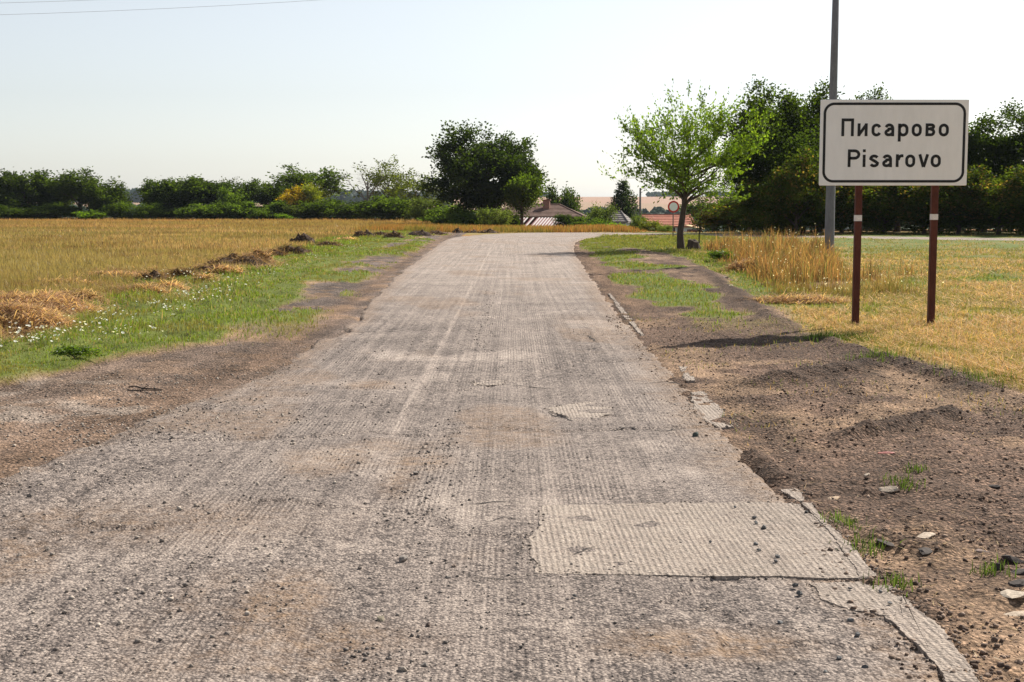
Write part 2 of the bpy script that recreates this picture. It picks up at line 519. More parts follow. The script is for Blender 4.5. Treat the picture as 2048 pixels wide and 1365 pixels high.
def soil_relief(X, Y):
    """clods, ruts and heaved earth beside the road, metres"""
    r = 0.055 * (fbm(X * 2.2, Y * 2.2, 51, 4) - 0.5) + 0.055 * (fbm(X * 8, Y * 8, 52, 3) - 0.5)
    # heaved ridges of dark earth on the right
    def ridge(u0, v0, u1, v1, wd, h):
        a = np.array(G(u0, v0)); b = np.array(G(u1, v1))
        d = b - a; t = np.clip(((X - a[0]) * d[0] + (Y - a[1]) * d[1]) / (d @ d), 0, 1)
        q = np.hypot(X - a[0] - t * d[0], Y - a[1] - t * d[1])
        return h * np.exp(-(q / wd) ** 2) * (0.45 + 1.1 * fbm(X * 6, Y * 6, 53, 3))
    e = ridge(1540, 772, 1730, 745, 0.20, 0.085) + ridge(1650, 690, 1960, 790, 0.16, 0.06)
    e = e + ridge(1690, 880, 1900, 838, 0.13, 0.075) + ridge(1500, 905, 1560, 960, 0.07, 0.04)
    e = e + ridge(1760, 1080, 1880, 1105, 0.09, 0.05) + ridge(1400, 540, 1560, 660, 0.25, 0.05)
    return r, e


def ground_fields(X, Y):
    z = zones(X, Y)
    nL = fbm(X * 0.6, Y * 0.3, 61, 4); nS = fbm(X * 2.6, Y * 2.0, 62, 4); nB = fbm(X / 14, Y / 9, 63, 4)
    c = np.zeros(X.shape + (3,)); c[:] = C_MOWN
    # left: dry field with paler and greener drifts
    dry = mixc(np.broadcast_to(C_DRY, c.shape), (0.22, 0.17, 0.06), sst(0.48, 0.66, nB))
    dry = mixc(dry, (0.30, 0.13, 0.035), sst(0.52, 0.7, fbm(X / 20, Y / 11, 64, 3)) * sst(60, 110, Y))
    c = np.where((X < 0)[..., None], dry, c)
    c = mixc(c, C_STRAW, np.clip(z['straw'], 0, 1) * 0.8)
    c = mixc(c, C_GREEN * 1.15, z['greenL'] * 0.92)
    mown = mixc(np.broadcast_to(C_MOWN, c.shape), (0.11, 0.125, 0.03), sst(0.47, 0.62, nL))
    mown = mixc(mown, (0.32, 0.22, 0.09), sst(26, 18, Y) * 0.75)
    c = np.where(((X > 1) & (Y < 84))[..., None], mown, c)
    c = mixc(c, C_GREEN * 1.15, z['greenR'] * 0.95)
    c = mixc(c, (0.17, 0.105, 0.04), z['tall'])
    soil = np.clip(z['soilL'] + z['soilR'], 0, 1)
    soil = np.where(z['inroad'], 1.0, soil)
    r, e = soil_relief(X, Y)
    sc = mixc(np.broadcast_to(C_SOILG, c.shape), C_TAN, sst(0.50, 0.66, nS))
    sc = mixc(sc, (0.205, 0.142, 0.104), sst(19, 13, Y) * .75)
    scR = mixc(np.broadcast_to(C_SOIL * 1.25, c.shape), C_TAN, sst(0.50, 0.66, fbm(X * 1.1, Y * 0.8, 66, 4)) * .9)
    scR = mixc(scR, C_SOIL * 0.75, np.clip(e / 0.055, 0, 1))
    sc = np.where((X > 0)[..., None], scR, sc)
    sc = mixc(sc, (0.20, 0.125, 0.08), np.where(X > 0, np.exp(-((X - xr(Y) - 0.35) / 0.3) ** 2) * sst(18, 24, Y) * 0.9, np.exp(-((X - xl(Y) + 0.3) / 0.25) ** 2) * 0.55))
    trk = fbm((X - .04 * Y) * 4.5, Y * 0.30, 68, 4); blot = fbm(X * 1.6, Y * 1.3, 69, 4)
    sc = sc * (0.60 + 0.80 * trk)[..., None] * (0.62 + 0.76 * blot)[..., None]
    sc = mixc(sc, (0.34, 0.285, 0.24), sst(.60, .70, fbm(X * 1.9 + 9, Y * 1.5, 72, 4)) * (X < 0) * sst(15, 9, Y) * .7)
    c = c * (1 - soil[..., None]) + sc * soil[..., None]
    # beyond the road and in the distance
    d = Y - land_edge(X)
    vill = sst(-14, -2, X) * sst(84, 90, Y)
    c = mixc(c, (0.28, 0.13, 0.035), vill * (d < 30))
    c = mixc(c, (0.06, 0.075, 0.025), sst(15, 60, d) * 0.85)
    c = mixc(c, (0.042, 0.062, 0.022), sst(300, 420, d))
    fld = sst(770, 800, d) * sst(1990, 1960, d + 30 * np.sin(X / 90))
    c = mixc(c, (0.33, 0.205, 0.140), fld)
    strip = (fbm(X / 260 + 3, Y / 900, 67, 2) > 0.56) * fld
    c = mixc(c, (0.28, 0.195, 0.12), strip * 0.8)
    tanm = np.clip((sc[..., 0] - .17) / .12, 0, 1)
    z['c'] = c; z['soil'] = soil * (1 - .35 * tanm)
    hz = np.zeros(X.shape)
    hz += soil * np.where(X > 0, 1.0, 0.55) * r + np.where(X > 0, z['soilR'] * e, 0)
    grassy = 1 - soil
    hz += grassy * 0.05 * (fbm(X * 0.8, Y * 0.8, 71, 3) - 0.4) * (Y < 150)
    hz += 0.05 * sst(0.2, 1.3, xl(Y) - X) * (X < 0) + 0.045 * sst(0.3, 1.8, X - xr(Y)) * (X > 0) * sst(8, 14, Y)
    hz += 0.06 * z['greenL'] * sst(0.4, 0.6, z['patch2'])
    return z, hz


def road_sink(X, Y):
    """1 under the road, 0 beside it"""
    L = xl(Y); Rr = xr(Y)
    a = sst(L - 0.02 - 0.1 * (Y < 12), L + 0.20, X) * np.where(X < 0, 1 - .45 * sst(16, 11, Y), 1) * sst(Rr + 0.02, Rr - 0.20, X) * (Y < 70)
    poly = NEARFAR
    b = in_poly(X, Y, poly)
    return np.maximum(a, b)


NEARFAR = FAR + NEAR[::-1]


def in_poly(X, Y, poly):
    ins = np.zeros(X.shape, bool)
    n = len(poly)
    for i in range(n):
        x0, y0 = poly[i]; x1, y1 = poly[(i + 1) % n]
        c = ((y0 > Y) != (y1 > Y))
        if y0 == y1: continue
        xx = (x1 - x0) * (Y - y0) / (y1 - y0) + x0
        ins ^= c & (X < xx)
    return ins.astype(float)


def grow(a, b, d0, k):
    out = [a]; d = d0
    while out[-1] < b:
        out.append(out[-1] + d); d *= k
    return np.array(out)


xs_mid = np.arange(-6.4, 6.4, 0.04)
xs_r = grow(6.4, 5000, 0.05, 1.075)
xs_l = -grow(6.4, 5000, 0.05, 1.075)[::-1]
gx = np.concatenate([xs_l[:-1], xs_mid, xs_r])
gy = np.concatenate([np.linspace(-40, 2.5, 18)[:-1], np.arange(2.5, 11, 0.038), grow(11, 110, 0.038, 1.0105)[1:]])
gy = np.concatenate([gy, grow(gy[-1], 5000, gy[-1] - gy[-2], 1.045)[1:]])
GX, GY = np.meshgrid(gx, gy)
zf, hz = ground_fields(GX, GY)
GZ = H(GX, GY) + hz - 0.07 * road_sink(GX, GY)
ny, nx = GX.shape
idx = np.arange(ny * nx).reshape(ny, nx)
F = np.stack([idx[:-1, :-1], idx[:-1, 1:], idx[1:, 1:], idx[1:, :-1]], -1).reshape(-1, 4)
V = np.stack([GX, GY, GZ], -1).reshape(-1, 3)
ground = obj('ground', mesh('ground', V, F, zf['c'].reshape(-1, 3), smooth=True, attrs={'soil': zf['soil'].ravel()}), M['ground'])
tag(ground, 'bare earth, verges and dry fields on both sides of the road', kind='structure')


def gz(X, Y):
    X = np.atleast_1d(np.asarray(X, float)); Y = np.atleast_1d(np.asarray(Y, float))
    i = np.clip(np.searchsorted(gx, X) - 1, 0, nx - 2); j = np.clip(np.searchsorted(gy, Y) - 1, 0, ny - 2)
    fx = (X - gx[i]) / (gx[i + 1] - gx[i]); fy = (Y - gy[j]) / (gy[j + 1] - gy[j])
    return (GZ[j, i] * (1 - fx) + GZ[j, i + 1] * fx) * (1 - fy) + (GZ[j + 1, i] * (1 - fx) + GZ[j + 1, i + 1] * fx) * fy


def gz1(X, Y): return float(gz(X, Y)[0])


# ------------------------------------------------------------------ road
rows = list(np.arange(-5, 2.5, 0.25)) + list(np.arange(2.5, 9.5, 0.028)) + list(grow(9.5, 62.0, 0.028, 1.012)[1:-1])
pairs = [((float(xl(y)), y), (float(xr(y)), y)) for y in rows]
# the bend
from itertools import chain


def resample(pts, n):
    p = np.array(pts, float); d = np.r_[0, np.cumsum(np.hypot(*np.diff(p, axis=0).T))]
    # smooth (Catmull-Rom like) by interpolating with a cubic through chord length
    t = np.linspace(0, d[-1], n)
    m = np.gradient(p, d, axis=0)
    out = []
    for x in t:
        i = min(max(np.searchsorted(d, x) - 1, 0), len(d) - 2)
        h = d[i + 1] - d[i]; u = (x - d[i]) / h
        out.append((2 * u**3 - 3 * u**2 + 1) * p[i] + (u**3 - 2 * u**2 + u) * h * m[i] + (-2 * u**3 + 3 * u**2) * p[i + 1] + (u**3 - u**2) * h * m[i + 1])
    return np.array(out)


FARS = resample(FAR, 130); NEARS = resample(NEAR, 130)
y_last = rows[-1]
pairs += [(tuple(a), tuple(b)) for a, b in zip(FARS, NEARS)][3:]
PA = np.array(pairs)                        # n,2,2
mid = PA.mean(1)
tlen = np.r_[0, np.cumsum(np.hypot(*np.diff(mid, axis=0).T))] - 5.0
NC = 190
q = np.linspace(-0.055, 1.055, NC)
A = PA[:, 0, :][:, None, :]; B = PA[:, 1, :][:, None, :]
XY = A + (B - A) * q[None, :, None]
wid = np.hypot(*(PA[:, 1] - PA[:, 0]).T)
RX, RY = XY[..., 0], XY[..., 1]
seamq = np.array([(-0.8 - PA[i, 0, 0]) / wid[i] if i < len(rows) else 0.39 for i in range(len(PA))])
RS = (q[None, :] - seamq[:, None]) * wid[:, None]     # metres to the right of the lane joint
RT = np.repeat(tlen[:, None], NC, 1)
edge = 0.16 * (fbm(RT * 1.6 + 50 * (q[None, :] > 0.5), RT * 0 + 3, 81, 4) - 0.5) + 0.10 * (fbm(RT * 6 + 70 * (q[None, :] > 0.5), RT * 0, 82, 3) - 0.5)
inside = np.minimum(q[None, :] * wid[:, None] + 0.22 * sst(13, 9, RY), (1 - q[None, :]) * wid[:, None]) + edge
# broken bites out of the left edge
for (u, v, rad) in ((690, 640, .22), (672, 665, .25), (640, 672, .18), (740, 588, .16)):
    bx, by = G(u, v)
    inside = inside - 0.30 * np.exp(-(((RX - bx) / rad) ** 2 + ((RY - by) / (rad * 1.6)) ** 2))
relief = 0.016 * (fbm(RX * 1.3, RY * 0.8, 83, 4) - 0.5) + 0.012 * (fbm(RX * 6, RY * 6, 84, 3) - 0.5)
coarse_n = fbm(RX * 0.8, RY * 0.55, 85, 4)
coarse = sst(0.48, 0.64, coarse_n) * sst(30, 16, RY)
nearleft = sst(-0.5, -1.6, RS) * sst(16, 9, RY)
coarse = np.clip(np.maximum(coarse * 0.75, nearleft * 0.9), 0, 1)
lowright = np.exp(-(((RX - 1.0) / 0.9) ** 2 + ((RY - 5.0) / 0.55) ** 2))
coarse = np.clip(np.maximum(coarse, lowright), 0, 1)
wheel = np.exp(-((RS - 0.84 - .03 * np.sin(RT * .7)) / 0.045) ** 2) * sst(14, 6, RY) * sst(.25, .5, fbm(RT * 1.2, RS * 2, 98, 3))
coarse = np.clip(np.maximum(coarse, wheel * .9), 0, 1)
joint = np.exp(-((RS - 0.16) / 0.16) ** 2) * sst(34, 20, RY)           # loose grit along the joint
coarse = np.clip(np.maximum(coarse, joint * 0.9 * sst(.35, .6, fbm(RT * .8, RS * 3, 86, 3))), 0, 1)
relief += 0.014 * coarse * (fbm(RX * 22, RY * 22, 87, 3) - 0.5)
relief += 0.010 * sst(0.0, 0.02, -RS)                                   # the left lane lies a finger higher
for bands, amp in (((0.25), 0.012),):
    relief += amp * (np.abs(fbm(RT * 0.55, RS * 0.35, 88, 3) - 0.5) < 0.02) * -1
mill = sst(0.30, 0.48, fbm(RS * 0.9, RT * 0.28, 89, 4)) * (1 - 0.6 * coarse)
mill = np.clip(mill + 0.5 * sst(0.2, 0.8, RS) * sst(1.5, 0.9, RS) * sst(6.6, 8, RY) - 0.0, 0, 1) * (1 - 0.6 * nearleft)
pale = np.exp(-((RS + 0.035 + 0.03 * (fbm(RT * .8, RT * 0, 90, 3) - .5)) / 0.020) ** 2) * sst(5.5, 10, RY) * sst(.15, .5, fbm(RT * 0.9, RS * 0, 93, 3)) * .75
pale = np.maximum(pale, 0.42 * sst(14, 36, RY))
pale = np.maximum(pale, 0.55 * sst(.60, .72, fbm(RX * .9, RY * .7, 94, 4)))
dirt = 0.75 * sst(0.58, 0.72, fbm(RX * 0.9, RY * 0.6, 95, 4))
dirt = np.maximum(dirt, sst(0.42, 0.05, inside + 0.25 * (fbm(RX * 2, RY * 1.2, 96, 3) - .5)) * 0.95)
for (u, v, ax, ay, a) in ((745, 772, .22, .28, 1.2), (560, 1215, .18, .45, 1.1), (640, 1280, .4, .2, .7), (840, 925, .2, .3, .8), (1400, 1290, .35, .18, 1.1),
                          (520, 1330, .5, .15, .5), (800, 960, .1, .5, .7), (750, 575, .35, .5, .8), (930, 500, .7, 1, .5), (300, 1050, .8, .5, .5), (1180, 640, .5, 1.0, .45)):
    bx, by = G(u, v)
    k = np.exp(-(((RX - bx) / ax) ** 2 + ((RY - by) / ay) ** 2) ** 1.4)
    dirt = np.maximum(dirt, 1.15 * a * k * (0.5 + fbm(RX * 5, RY * 5, 97, 3)))
dirt = np.clip(dirt, 0, 1)
RZ = 0.004 + relief - np.where((RS < 0) & (RY < 14), 0.05 * sst(0.30, -0.05, inside), 0.085 * sst(0.05, -0.05, inside)) + H(RX, RY)
nr = len(PA)
idx = np.arange(nr * NC).reshape(nr, NC)
F = np.stack([idx[:-1, :-1], idx[:-1, 1:], idx[1:, 1:], idx[1:, :-1]], -1).reshape(-1, 4)
V = np.stack([RX, RY, RZ], -1).reshape(-1, 3)
UV = np.stack([RS, RT], -1).reshape(-1, 2)
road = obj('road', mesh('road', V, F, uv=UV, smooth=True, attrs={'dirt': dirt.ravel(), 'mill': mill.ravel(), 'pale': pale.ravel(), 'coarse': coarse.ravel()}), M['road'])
tag(road, 'milled grey asphalt road with long grooves, bending to the right', kind='structure')


def ragged(poly, amp, step, seed):
    r = random.Random(seed); out = []
    k0 = 0.0
    for i in range(len(poly)):
        a = Vector(poly[i]); b = Vector(poly[(i + 1) % len(poly)])
        n = max(2, int((b - a).length / step))
        nn = Vector((-(b - a).y, (b - a).x)).normalized()
        for k in range(n):
            p = a.lerp(b, k / n); k0 += step
            w_ = amp * 2.6 * (float(fbm(np.array(k0 * 4.0), np.array(seed * 1.0), seed, 3)) - .5) * 2
            p = p + nn * (w_ + r.uniform(-amp, amp) * .6)
            out.append((p.x, p.y))
    return out


SLAB_EDGE = []


def slab(px, top, thick=0.05, amp=0.008, step=0.05, seed=1, tilt=(0, 0), name='concrete_slab', mat='slab', label=None):
    xy = ragged([G(*p) for p in px], amp, step, seed)
    SLAB_EDGE.extend(xy)
    c = np.mean(xy, 0)
    bm = bmesh.new(); uvl = bm.loops.layers.uv.new('UVMap')
    vs = [bm.verts.new((x, y, top + tilt[0] * (x - c[0]) + tilt[1] * (y - c[1]))) for x, y in xy]
    f = bm.faces.new(vs); bm.normal_update()
    if f.normal.z < 0: f.normal_flip()
    ins = bmesh.ops.inset_region(bm, faces=[f], thickness=0.008, depth=0.003)
    bmesh.ops.triangulate(bm, faces=[x for x in bm.faces if len(x.verts) > 4])
    low = [bm.verts.new((x, y, top - thick)) for x, y in xy]
    n = len(vs)
    for i in range(n):
        bm.faces.new((vs[i], vs[(i + 1) % n], low[(i + 1) % n], low[i]))
    bmesh.ops.recalc_face_normals(bm, faces=bm.faces)
    for fc in bm.faces:
        for l in fc.loops:
            l[uvl].uv = (l.vert.co.x + 0.02 * (l.vert.co.y), l.vert.co.y)
    me = bpy.data.meshes.new(name); bm.to_mesh(me); bm.free()
    o = obj(name, me, M[mat], road)
    if label: o['label'] = label
    return o


slab([(1086, 1014), (1300, 1011), (1500, 1008), (1600, 1012), (1680, 1078), (1742, 1160), (1560, 1158), (1400, 1156), (1240, 1153), (1075, 1150), (1078, 1132), (1058, 1118), (1066, 1070), (1082, 1045)], 0.013, step=0.022, seed=3, label='pale grooved rectangular repair patch in the road')
slab([(1560, 982), (1592, 980), (1612, 1006), (1596, 1008)], 0.014, step=0.022, seed=4)
slab([(1604, 1010), (1622, 1012), (1650, 1042), (1700, 1092), (1752, 1158), (1722, 1160), (1668, 1082)], 0.017, step=0.022, seed=5, amp=.006)
slab([(1620, 1172), (1735, 1166), (1790, 1180), (1822, 1212), (1800, 1236), (1700, 1224), (1640, 1200)], 0.013, step=0.022, seed=6, amp=.012)
slab([(1800, 1190), (1826, 1214), (1900, 1282), (1946, 1345), (1960, 1372), (1890, 1372), (1850, 1310), (1800, 1262), (1770, 1240), (1806, 1236)], 0.016, step=0.022, seed=7)
slab([(1384, 786), (1402, 784), (1436, 812), (1470, 856), (1440, 858), (1395, 836), (1385, 812)], 0.009, step=0.022, seed=8, amp=.012)
slab([(1105, 815), (1180, 806), (1222, 818), (1215, 838), (1150, 842), (1110, 830)], 0.010, step=0.03, seed=9, amp=.03)
slab([(1216, 588), (1221, 588), (1254, 628), (1290, 672), (1284, 674), (1244, 630)], 0.010, step=0.03, seed=10, amp=.007)
slab([(1356, 735), (1372, 735), (1388, 762), (1372, 764)], 0.009, step=0.03, seed=11, amp=.015)
slab([(948, 764), (1010, 762), (1012, 772), (950, 773)], 0.009, step=0.03, seed=12, amp=.02)


M['crack'] = simple('crack', (0.014, 0.012, 0.011), (0.030, 0.026, 0.024), 40, 0.95, 0.001)


def crack(px, wd, seed):
    """a bitumen-dark crack lying in the road surface"""
    r = random.Random(seed); pts = []
    P_ = [Vector(G(*p)) for p in px]
    for a, b in zip(P_[:-1], P_[1:]):
        n = max(3, int((b - a).length / .04))
        for k in range(n): pts.append(a.lerp(b, k / n))
    pts.append(P_[-1]); V = []; Fc = []
    n = len(pts)
    off = 0.0
    for i, p in enumerate(pts):
        off = off * .8 + r.uniform(-.012, .012)
        d = (pts[min(i + 1, n - 1)] - pts[max(i - 1, 0)]).normalized(); nn = Vector((-d.y, d.x))
        w_ = wd * r.uniform(.35, 1.2) * min(1, 4 * i / n + .15, 4 * (n - 1 - i) / n + .15)
        for sg in (-1, 1):
            q_ = p + nn * (off + sg * w_)
            V.append((q_.x, q_.y, road_z1(q_.x, q_.y) + .0025))
    for i in range(n - 1): Fc.append((2 * i, 2 * i + 2, 2 * i + 3, 2 * i + 1))
    m = MB(); m.add(V, Fc); m.build('crack', M['crack'], road)


def road_z1(X, Y):
    j = int(np.clip(np.searchsorted(PA[:len(rows), 0, 1], Y), 0, len(rows) - 1))
    i = int(np.clip(np.searchsorted(q, (X - xl(Y)) / (xr(Y) - xl(Y))), 0, NC - 1))
    return float(RZ[max(j - 1, 0):j + 1, max(i - 1, 0):i + 1].max())


crack([(978, 723), (1020, 722), (1057, 725)], .010, 1)
crack([(1010, 772), (1060, 776), (1112, 781)], .009, 2)
crack([(650, 662), (720, 666), (804, 667)], .014, 3)
crack([(1095, 826), (1120, 834), (1146, 847)], .008, 4)
crack([(1150, 668), (1175, 672), (1196, 686)], .012, 5)
crack([(930, 1012), (990, 1006), (1062, 1010)], .006, 6)
crack([(1070, 1160), (1000, 1163), (930, 1158)], .005, 7)
crack([(960, 1050), (1010, 1035), (1058, 1044)], .005, 8)
crack([(1270, 770), (1330, 766), (1384, 771)], .012, 9)
crack([(790, 905), (860, 898), (930, 902)], .006, 10)
crack([(1140, 1120), (1190, 1095), (1130, 1075)], .003, 11)
crack([(1200, 862), (1260, 856), (1330, 864), (1380, 858)], .006, 12)

# ------------------------------------------------------------------ scatter helpers
def blades(name, P, hgt, wid, col, lean=0.35, seg=1, tipcol=None, seed=1, flat=False, parent=None, mat='blade'):
    r = np.random.default_rng(seed); n = len(P)
    a = r.uniform(0, 2 * np.pi, n); b = a + r.uniform(-0.6, 0.6, n)
    side = np.stack([np.cos(a), np.sin(a), np.zeros(n)], 1) * (wid / 2)[:, None]
    if flat:
        ln = np.stack([-np.sin(b), np.cos(b), r.normal(0.10, 0.16, n)], 1)
        tip = P + ln * hgt[:, None]
    else:
        lm = np.abs(r.normal(0, lean, n)); la = r.uniform(0, 2 * np.pi, n)
        ln = np.stack([np.cos(la) * lm, np.sin(la) * lm, np.ones(n)], 1)
        ln /= np.linalg.norm(ln, axis=1)[:, None]
        tip = P + ln * hgt[:, None]
    tc = col if tipcol is None else tipcol
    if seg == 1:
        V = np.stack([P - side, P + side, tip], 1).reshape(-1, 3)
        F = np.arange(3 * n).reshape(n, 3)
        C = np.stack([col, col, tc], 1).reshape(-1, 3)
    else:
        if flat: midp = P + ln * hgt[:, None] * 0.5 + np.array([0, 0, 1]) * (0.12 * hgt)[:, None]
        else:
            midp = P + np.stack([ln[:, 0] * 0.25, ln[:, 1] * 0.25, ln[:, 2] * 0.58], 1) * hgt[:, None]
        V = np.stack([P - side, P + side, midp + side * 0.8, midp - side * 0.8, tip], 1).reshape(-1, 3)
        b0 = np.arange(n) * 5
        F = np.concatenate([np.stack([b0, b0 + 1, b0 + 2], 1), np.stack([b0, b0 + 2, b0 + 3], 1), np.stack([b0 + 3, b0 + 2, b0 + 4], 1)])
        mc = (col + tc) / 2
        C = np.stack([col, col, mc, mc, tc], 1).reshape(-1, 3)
    return obj(name, mesh(name, V, F, C), M[mat], parent)


def scatter(n, y0, y1, x0, x1, acc, seed, pw=1.0):
    """random places, denser towards the nearer end; acc(X, Y) gives the odds"""
    r = np.random.default_rng(seed)
    u = r.random(n)
    Y = y0 * (y1 / y0) ** (u ** pw)
    X0 = x0(Y) if callable(x0) else np.full(n, x0); X1 = x1(Y) if callable(x1) else np.full(n, x1)
    X = X0 + (X1 - X0) * r.random(n)
    k = r.random(n) < acc(X, Y)
    X, Y = X[k], Y[k]
    return np.stack([X, Y, gz(X, Y)], 1)


def cvar(n, c, var=0.25, seed=0, alt=None, altp=0.2):
    r = np.random.default_rng(seed)
    out = np.tile(np.asarray(c, float), (n, 1))
    if alt is not None:
        k = r.random(n) < altp
        out[k] = alt
    return np.clip(out * r.uniform(1 - var, 1 + var, (n, 1)) * r.uniform(0.93, 1.07, (n, 3)), 0, 1)


def lx(Y): return -0.40 * Y - 1.5
def rx(Y): return 0.40 * Y + 1.5


def pxw(Y, px): return px * Y / FPX     # metres that px pixels of the 2048 px picture span


# ------------------------------------------------------------------ left verge and field
P = scatter(150000, 9.5, 95, lambda Y: np.maximum(lx(Y), -12), lambda Y: xl(Y) - 0.02, lambda X, Y: zones(X, Y)['greenL'] * (0.45 + 0.55 * sst(.35, .55, zones(X, Y)['patch2'])), 101, 1.0)
n = len(P); z = zones(P[:, 0], P[:, 1]); far = P[:, 1]
hh = (0.030 + 0.050 * rng.random(n)) * (0.65 + 0.9 * sst(0.5, 2.0, z['SLx'] - P[:, 0])) * (0.7 + 0.8 * sst(.4, .65, z['patch']))
ww = np.maximum(0.005, pxw(far, 1.5)) * rng.uniform(0.7, 1.3, n)
c = cvar(n, (0.165, 0.225, 0.030), 0.42, 1, (0.30, 0.24, 0.11), 0.20)
dryish = sst(0.52, 0.66, fbm(P[:, 0] * 1.1, P[:, 1] * 0.6, 111, 3))
c = mixc(c, (0.25, 0.19, 0.065), dryish * 0.6)
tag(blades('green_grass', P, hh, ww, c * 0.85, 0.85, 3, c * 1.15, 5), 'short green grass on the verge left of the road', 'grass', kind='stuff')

P = scatter(190000, 12, 172, lx, lambda Y: np.interp(Y, GLP[:, 0], GLP[:, 1]) + 1.0, lambda X, Y: zones(X, Y)['dryL'] * (Y < land_edge(X) + 2), 102, 0.72)
n = len(P); far = P[:, 1]
hh = (0.10 + 0.20 * rng.random(n)) * (0.8 + 0.5 * sst(90, 160, far)) * (0.6 + 0.8 * fbm(P[:, 0] / 3, P[:, 1] / 3, 112, 3))
ww = np.maximum(0.006, pxw(far, 1.9)) * rng.uniform(0.6, 1.3, n)
c = cvar(n, (0.42, 0.280, 0.142), 0.50, 2, (0.19, 0.185, 0.065), 0.25)
nb = fbm(P[:, 0] / 9, P[:, 1] / 6, 113, 4)
c = mixc(c, (0.20, 0.19, 0.06), sst(0.50, 0.62, nb) * 0.7)
c = mixc(c, (0.50, 0.36, 0.19), sst(0.55, 0.66, fbm(P[:, 0] / 6 + 7, P[:, 1] / 3, 128, 4)) * 0.6)
c = mixc(c, (0.41, 0.22, 0.09), sst(80, 140, far) * 0.7)
c = mixc(c, (0.27, 0.225, 0.085), sst(.5, .62, fbm(P[:, 0] / 22 + 4, P[:, 1] / 7, 119, 3)) * .6)
c = mixc(c, (0.17, 0.095, 0.045), sst(.60, .70, fbm(P[:, 0] / 2.2, P[:, 1] / 1.5, 120, 3)) * .6)
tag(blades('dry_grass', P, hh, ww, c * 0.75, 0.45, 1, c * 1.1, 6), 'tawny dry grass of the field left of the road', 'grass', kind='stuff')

# mown stalks lying along the edge of the field
P = scatter(120000, 12, 48, lambda Y: np.maximum(lx(Y), -13), lambda Y: xl(Y) - 1.5, lambda X, Y: np.clip(zones(X, Y)['straw'] * 1.1, 0, 1) * sst(.36, .52, fbm(X * .8, Y * .5, 114, 3)), 103)
n = len(P); P[:, 2] += rng.uniform(0.0, 0.09, n)
hh = rng.uniform(0.10, 0.34, n); ww = np.maximum(0.004, pxw(P[:, 1], 1.4)) * rng.uniform(.6, 1.2, n)
c = cvar(n, (0.56, 0.385, 0.22), 0.45, 3, (0.24, 0.14, 0.08), 0.38)
tag(blades('cut_straw', P, hh, ww, c, seg=1, flat=True, seed=7), 'loose cut straw lying along the edge of the dry field', 'straw', kind='stuff')

# white flowers in the verge
cl = []
r = random.Random(5)
for (u, v, du, dv, k) in ((150, 695, 150, 16, 70), (235, 665, 60, 14, 26), (340, 640, 60, 16, 34), (400, 615, 70, 18, 42), (460, 585, 80, 14, 26), (60, 712, 70, 14, 36), (380, 565, 40, 12, 18), (690, 503, 50, 8, 22), (540, 560, 60, 12, 14), (620, 530, 40, 8, 10), (320, 575, 60, 14, 14), (90, 655, 90, 20, 12)):
    for i in range(k):
        cl.append(G(u + r.gauss(0, du * .5), v + r.gauss(0, dv * .5)))
V = []; Fq = []
for (x, y) in cl:
    z0 = gz1(x, y) + r.uniform(0.10, 0.19); s = r.uniform(0.010, 0.020)
    t = Vector((r.uniform(-.6, .6), r.uniform(-.9, .2), 1)).normalized(); a = t.orthogonal().normalized(); b = t.cross(a)
    i0 = len(V)
    V.append(Vector((x, y, z0)) - t * s * 0.5)
    for k in range(6):
        q1 = k * math.pi / 3
        V.append(Vector((x, y, z0)) + (a * math.cos(q1) + b * math.sin(q1)) * s)
    for k in range(6):
        Fq.append((i0, i0 + 1 + k, i0 + 1 + (k + 1) % 6))
V = np.array([tuple(p) for p in V])
tag(obj('white_flowers', mesh('white_flowers', V, np.array(Fq), np.tile((0.80, 0.80, 0.76), (len(V), 1))), M['blade']), 'small white flowers dotted through the green verge', 'flowers', kind='stuff')

# ------------------------------------------------------------------ right verge and field
P = scatter(130000, 10, 80, lambda Y: xr(Y) + 0.1, lambda Y: np.minimum(rx(Y), 11), lambda X, Y: zones(X, Y)['greenR'] * (Y > 10), 104)
n = len(P); far = P[:, 1]; z = zones(P[:, 0], P[:, 1])
hh = (0.02 + 0.042 * rng.random(n)) * (0.7 + 0.9 * sst(.45, .65, z['patch2'])) * (1 + 0.5 * sst(0, .8, P[:, 0] - z['SRx']))
ww = np.maximum(0.005, pxw(far, 1.5)) * rng.uniform(0.7, 1.3, n)
c = cvar(n, (0.165, 0.215, 0.032), 0.42, 4, (0.30, 0.24, 0.11), 0.28)
c = mixc(c, (0.20, 0.20, 0.045), sst(36, 50, far) * .6)
tag(blades('green_grass', P, hh, ww, c * 0.85, 0.9, 3, c * 1.15, 8), 'low green grass between the bare earth and the right field', 'grass', kind='stuff')

P = scatter(120000, 9.5, 82, lambda Y: np.interp(Y, SRP[:, 0], SRP[:, 1]) - 0.3, rx, lambda X, Y: zones(X, Y)['mown'] * (in_poly(X, Y, NEARFAR) < .5) * (X < 60), 105, 0.85)
n = len(P); far = P[:, 1]
hh = (0.03 + 0.075 * rng.random(n)); ww = np.maximum(0.005, pxw(far, 1.6)) * rng.uniform(0.6, 1.3, n)
c = cvar(n, (0.47, 0.315, 0.145), 0.45, 5, (0.17, 0.215, 0.035), 0.34)
c = mixc(c, (0.18, 0.205, 0.038), sst(0.50, 0.62, fbm(P[:, 0] * 0.9, P[:, 1] * 0.45, 61, 4)) * 0.75)
tag(blades('mown_grass', P, hh, ww, c * 0.85, 1.1, 1, c * 1.1, 9), 'short mown grass, half dry, of the field right of the road', 'grass', kind='stuff')
k = (P[:, 1] < 40) & (rng.random(n) < 0.85) & (fbm(P[:, 0] * 1.3, P[:, 1] * .9, 126, 3) > .42)
Q = P[k].copy(); n = len(Q); Q[:, 2] += rng.uniform(0.01, 0.05, n)
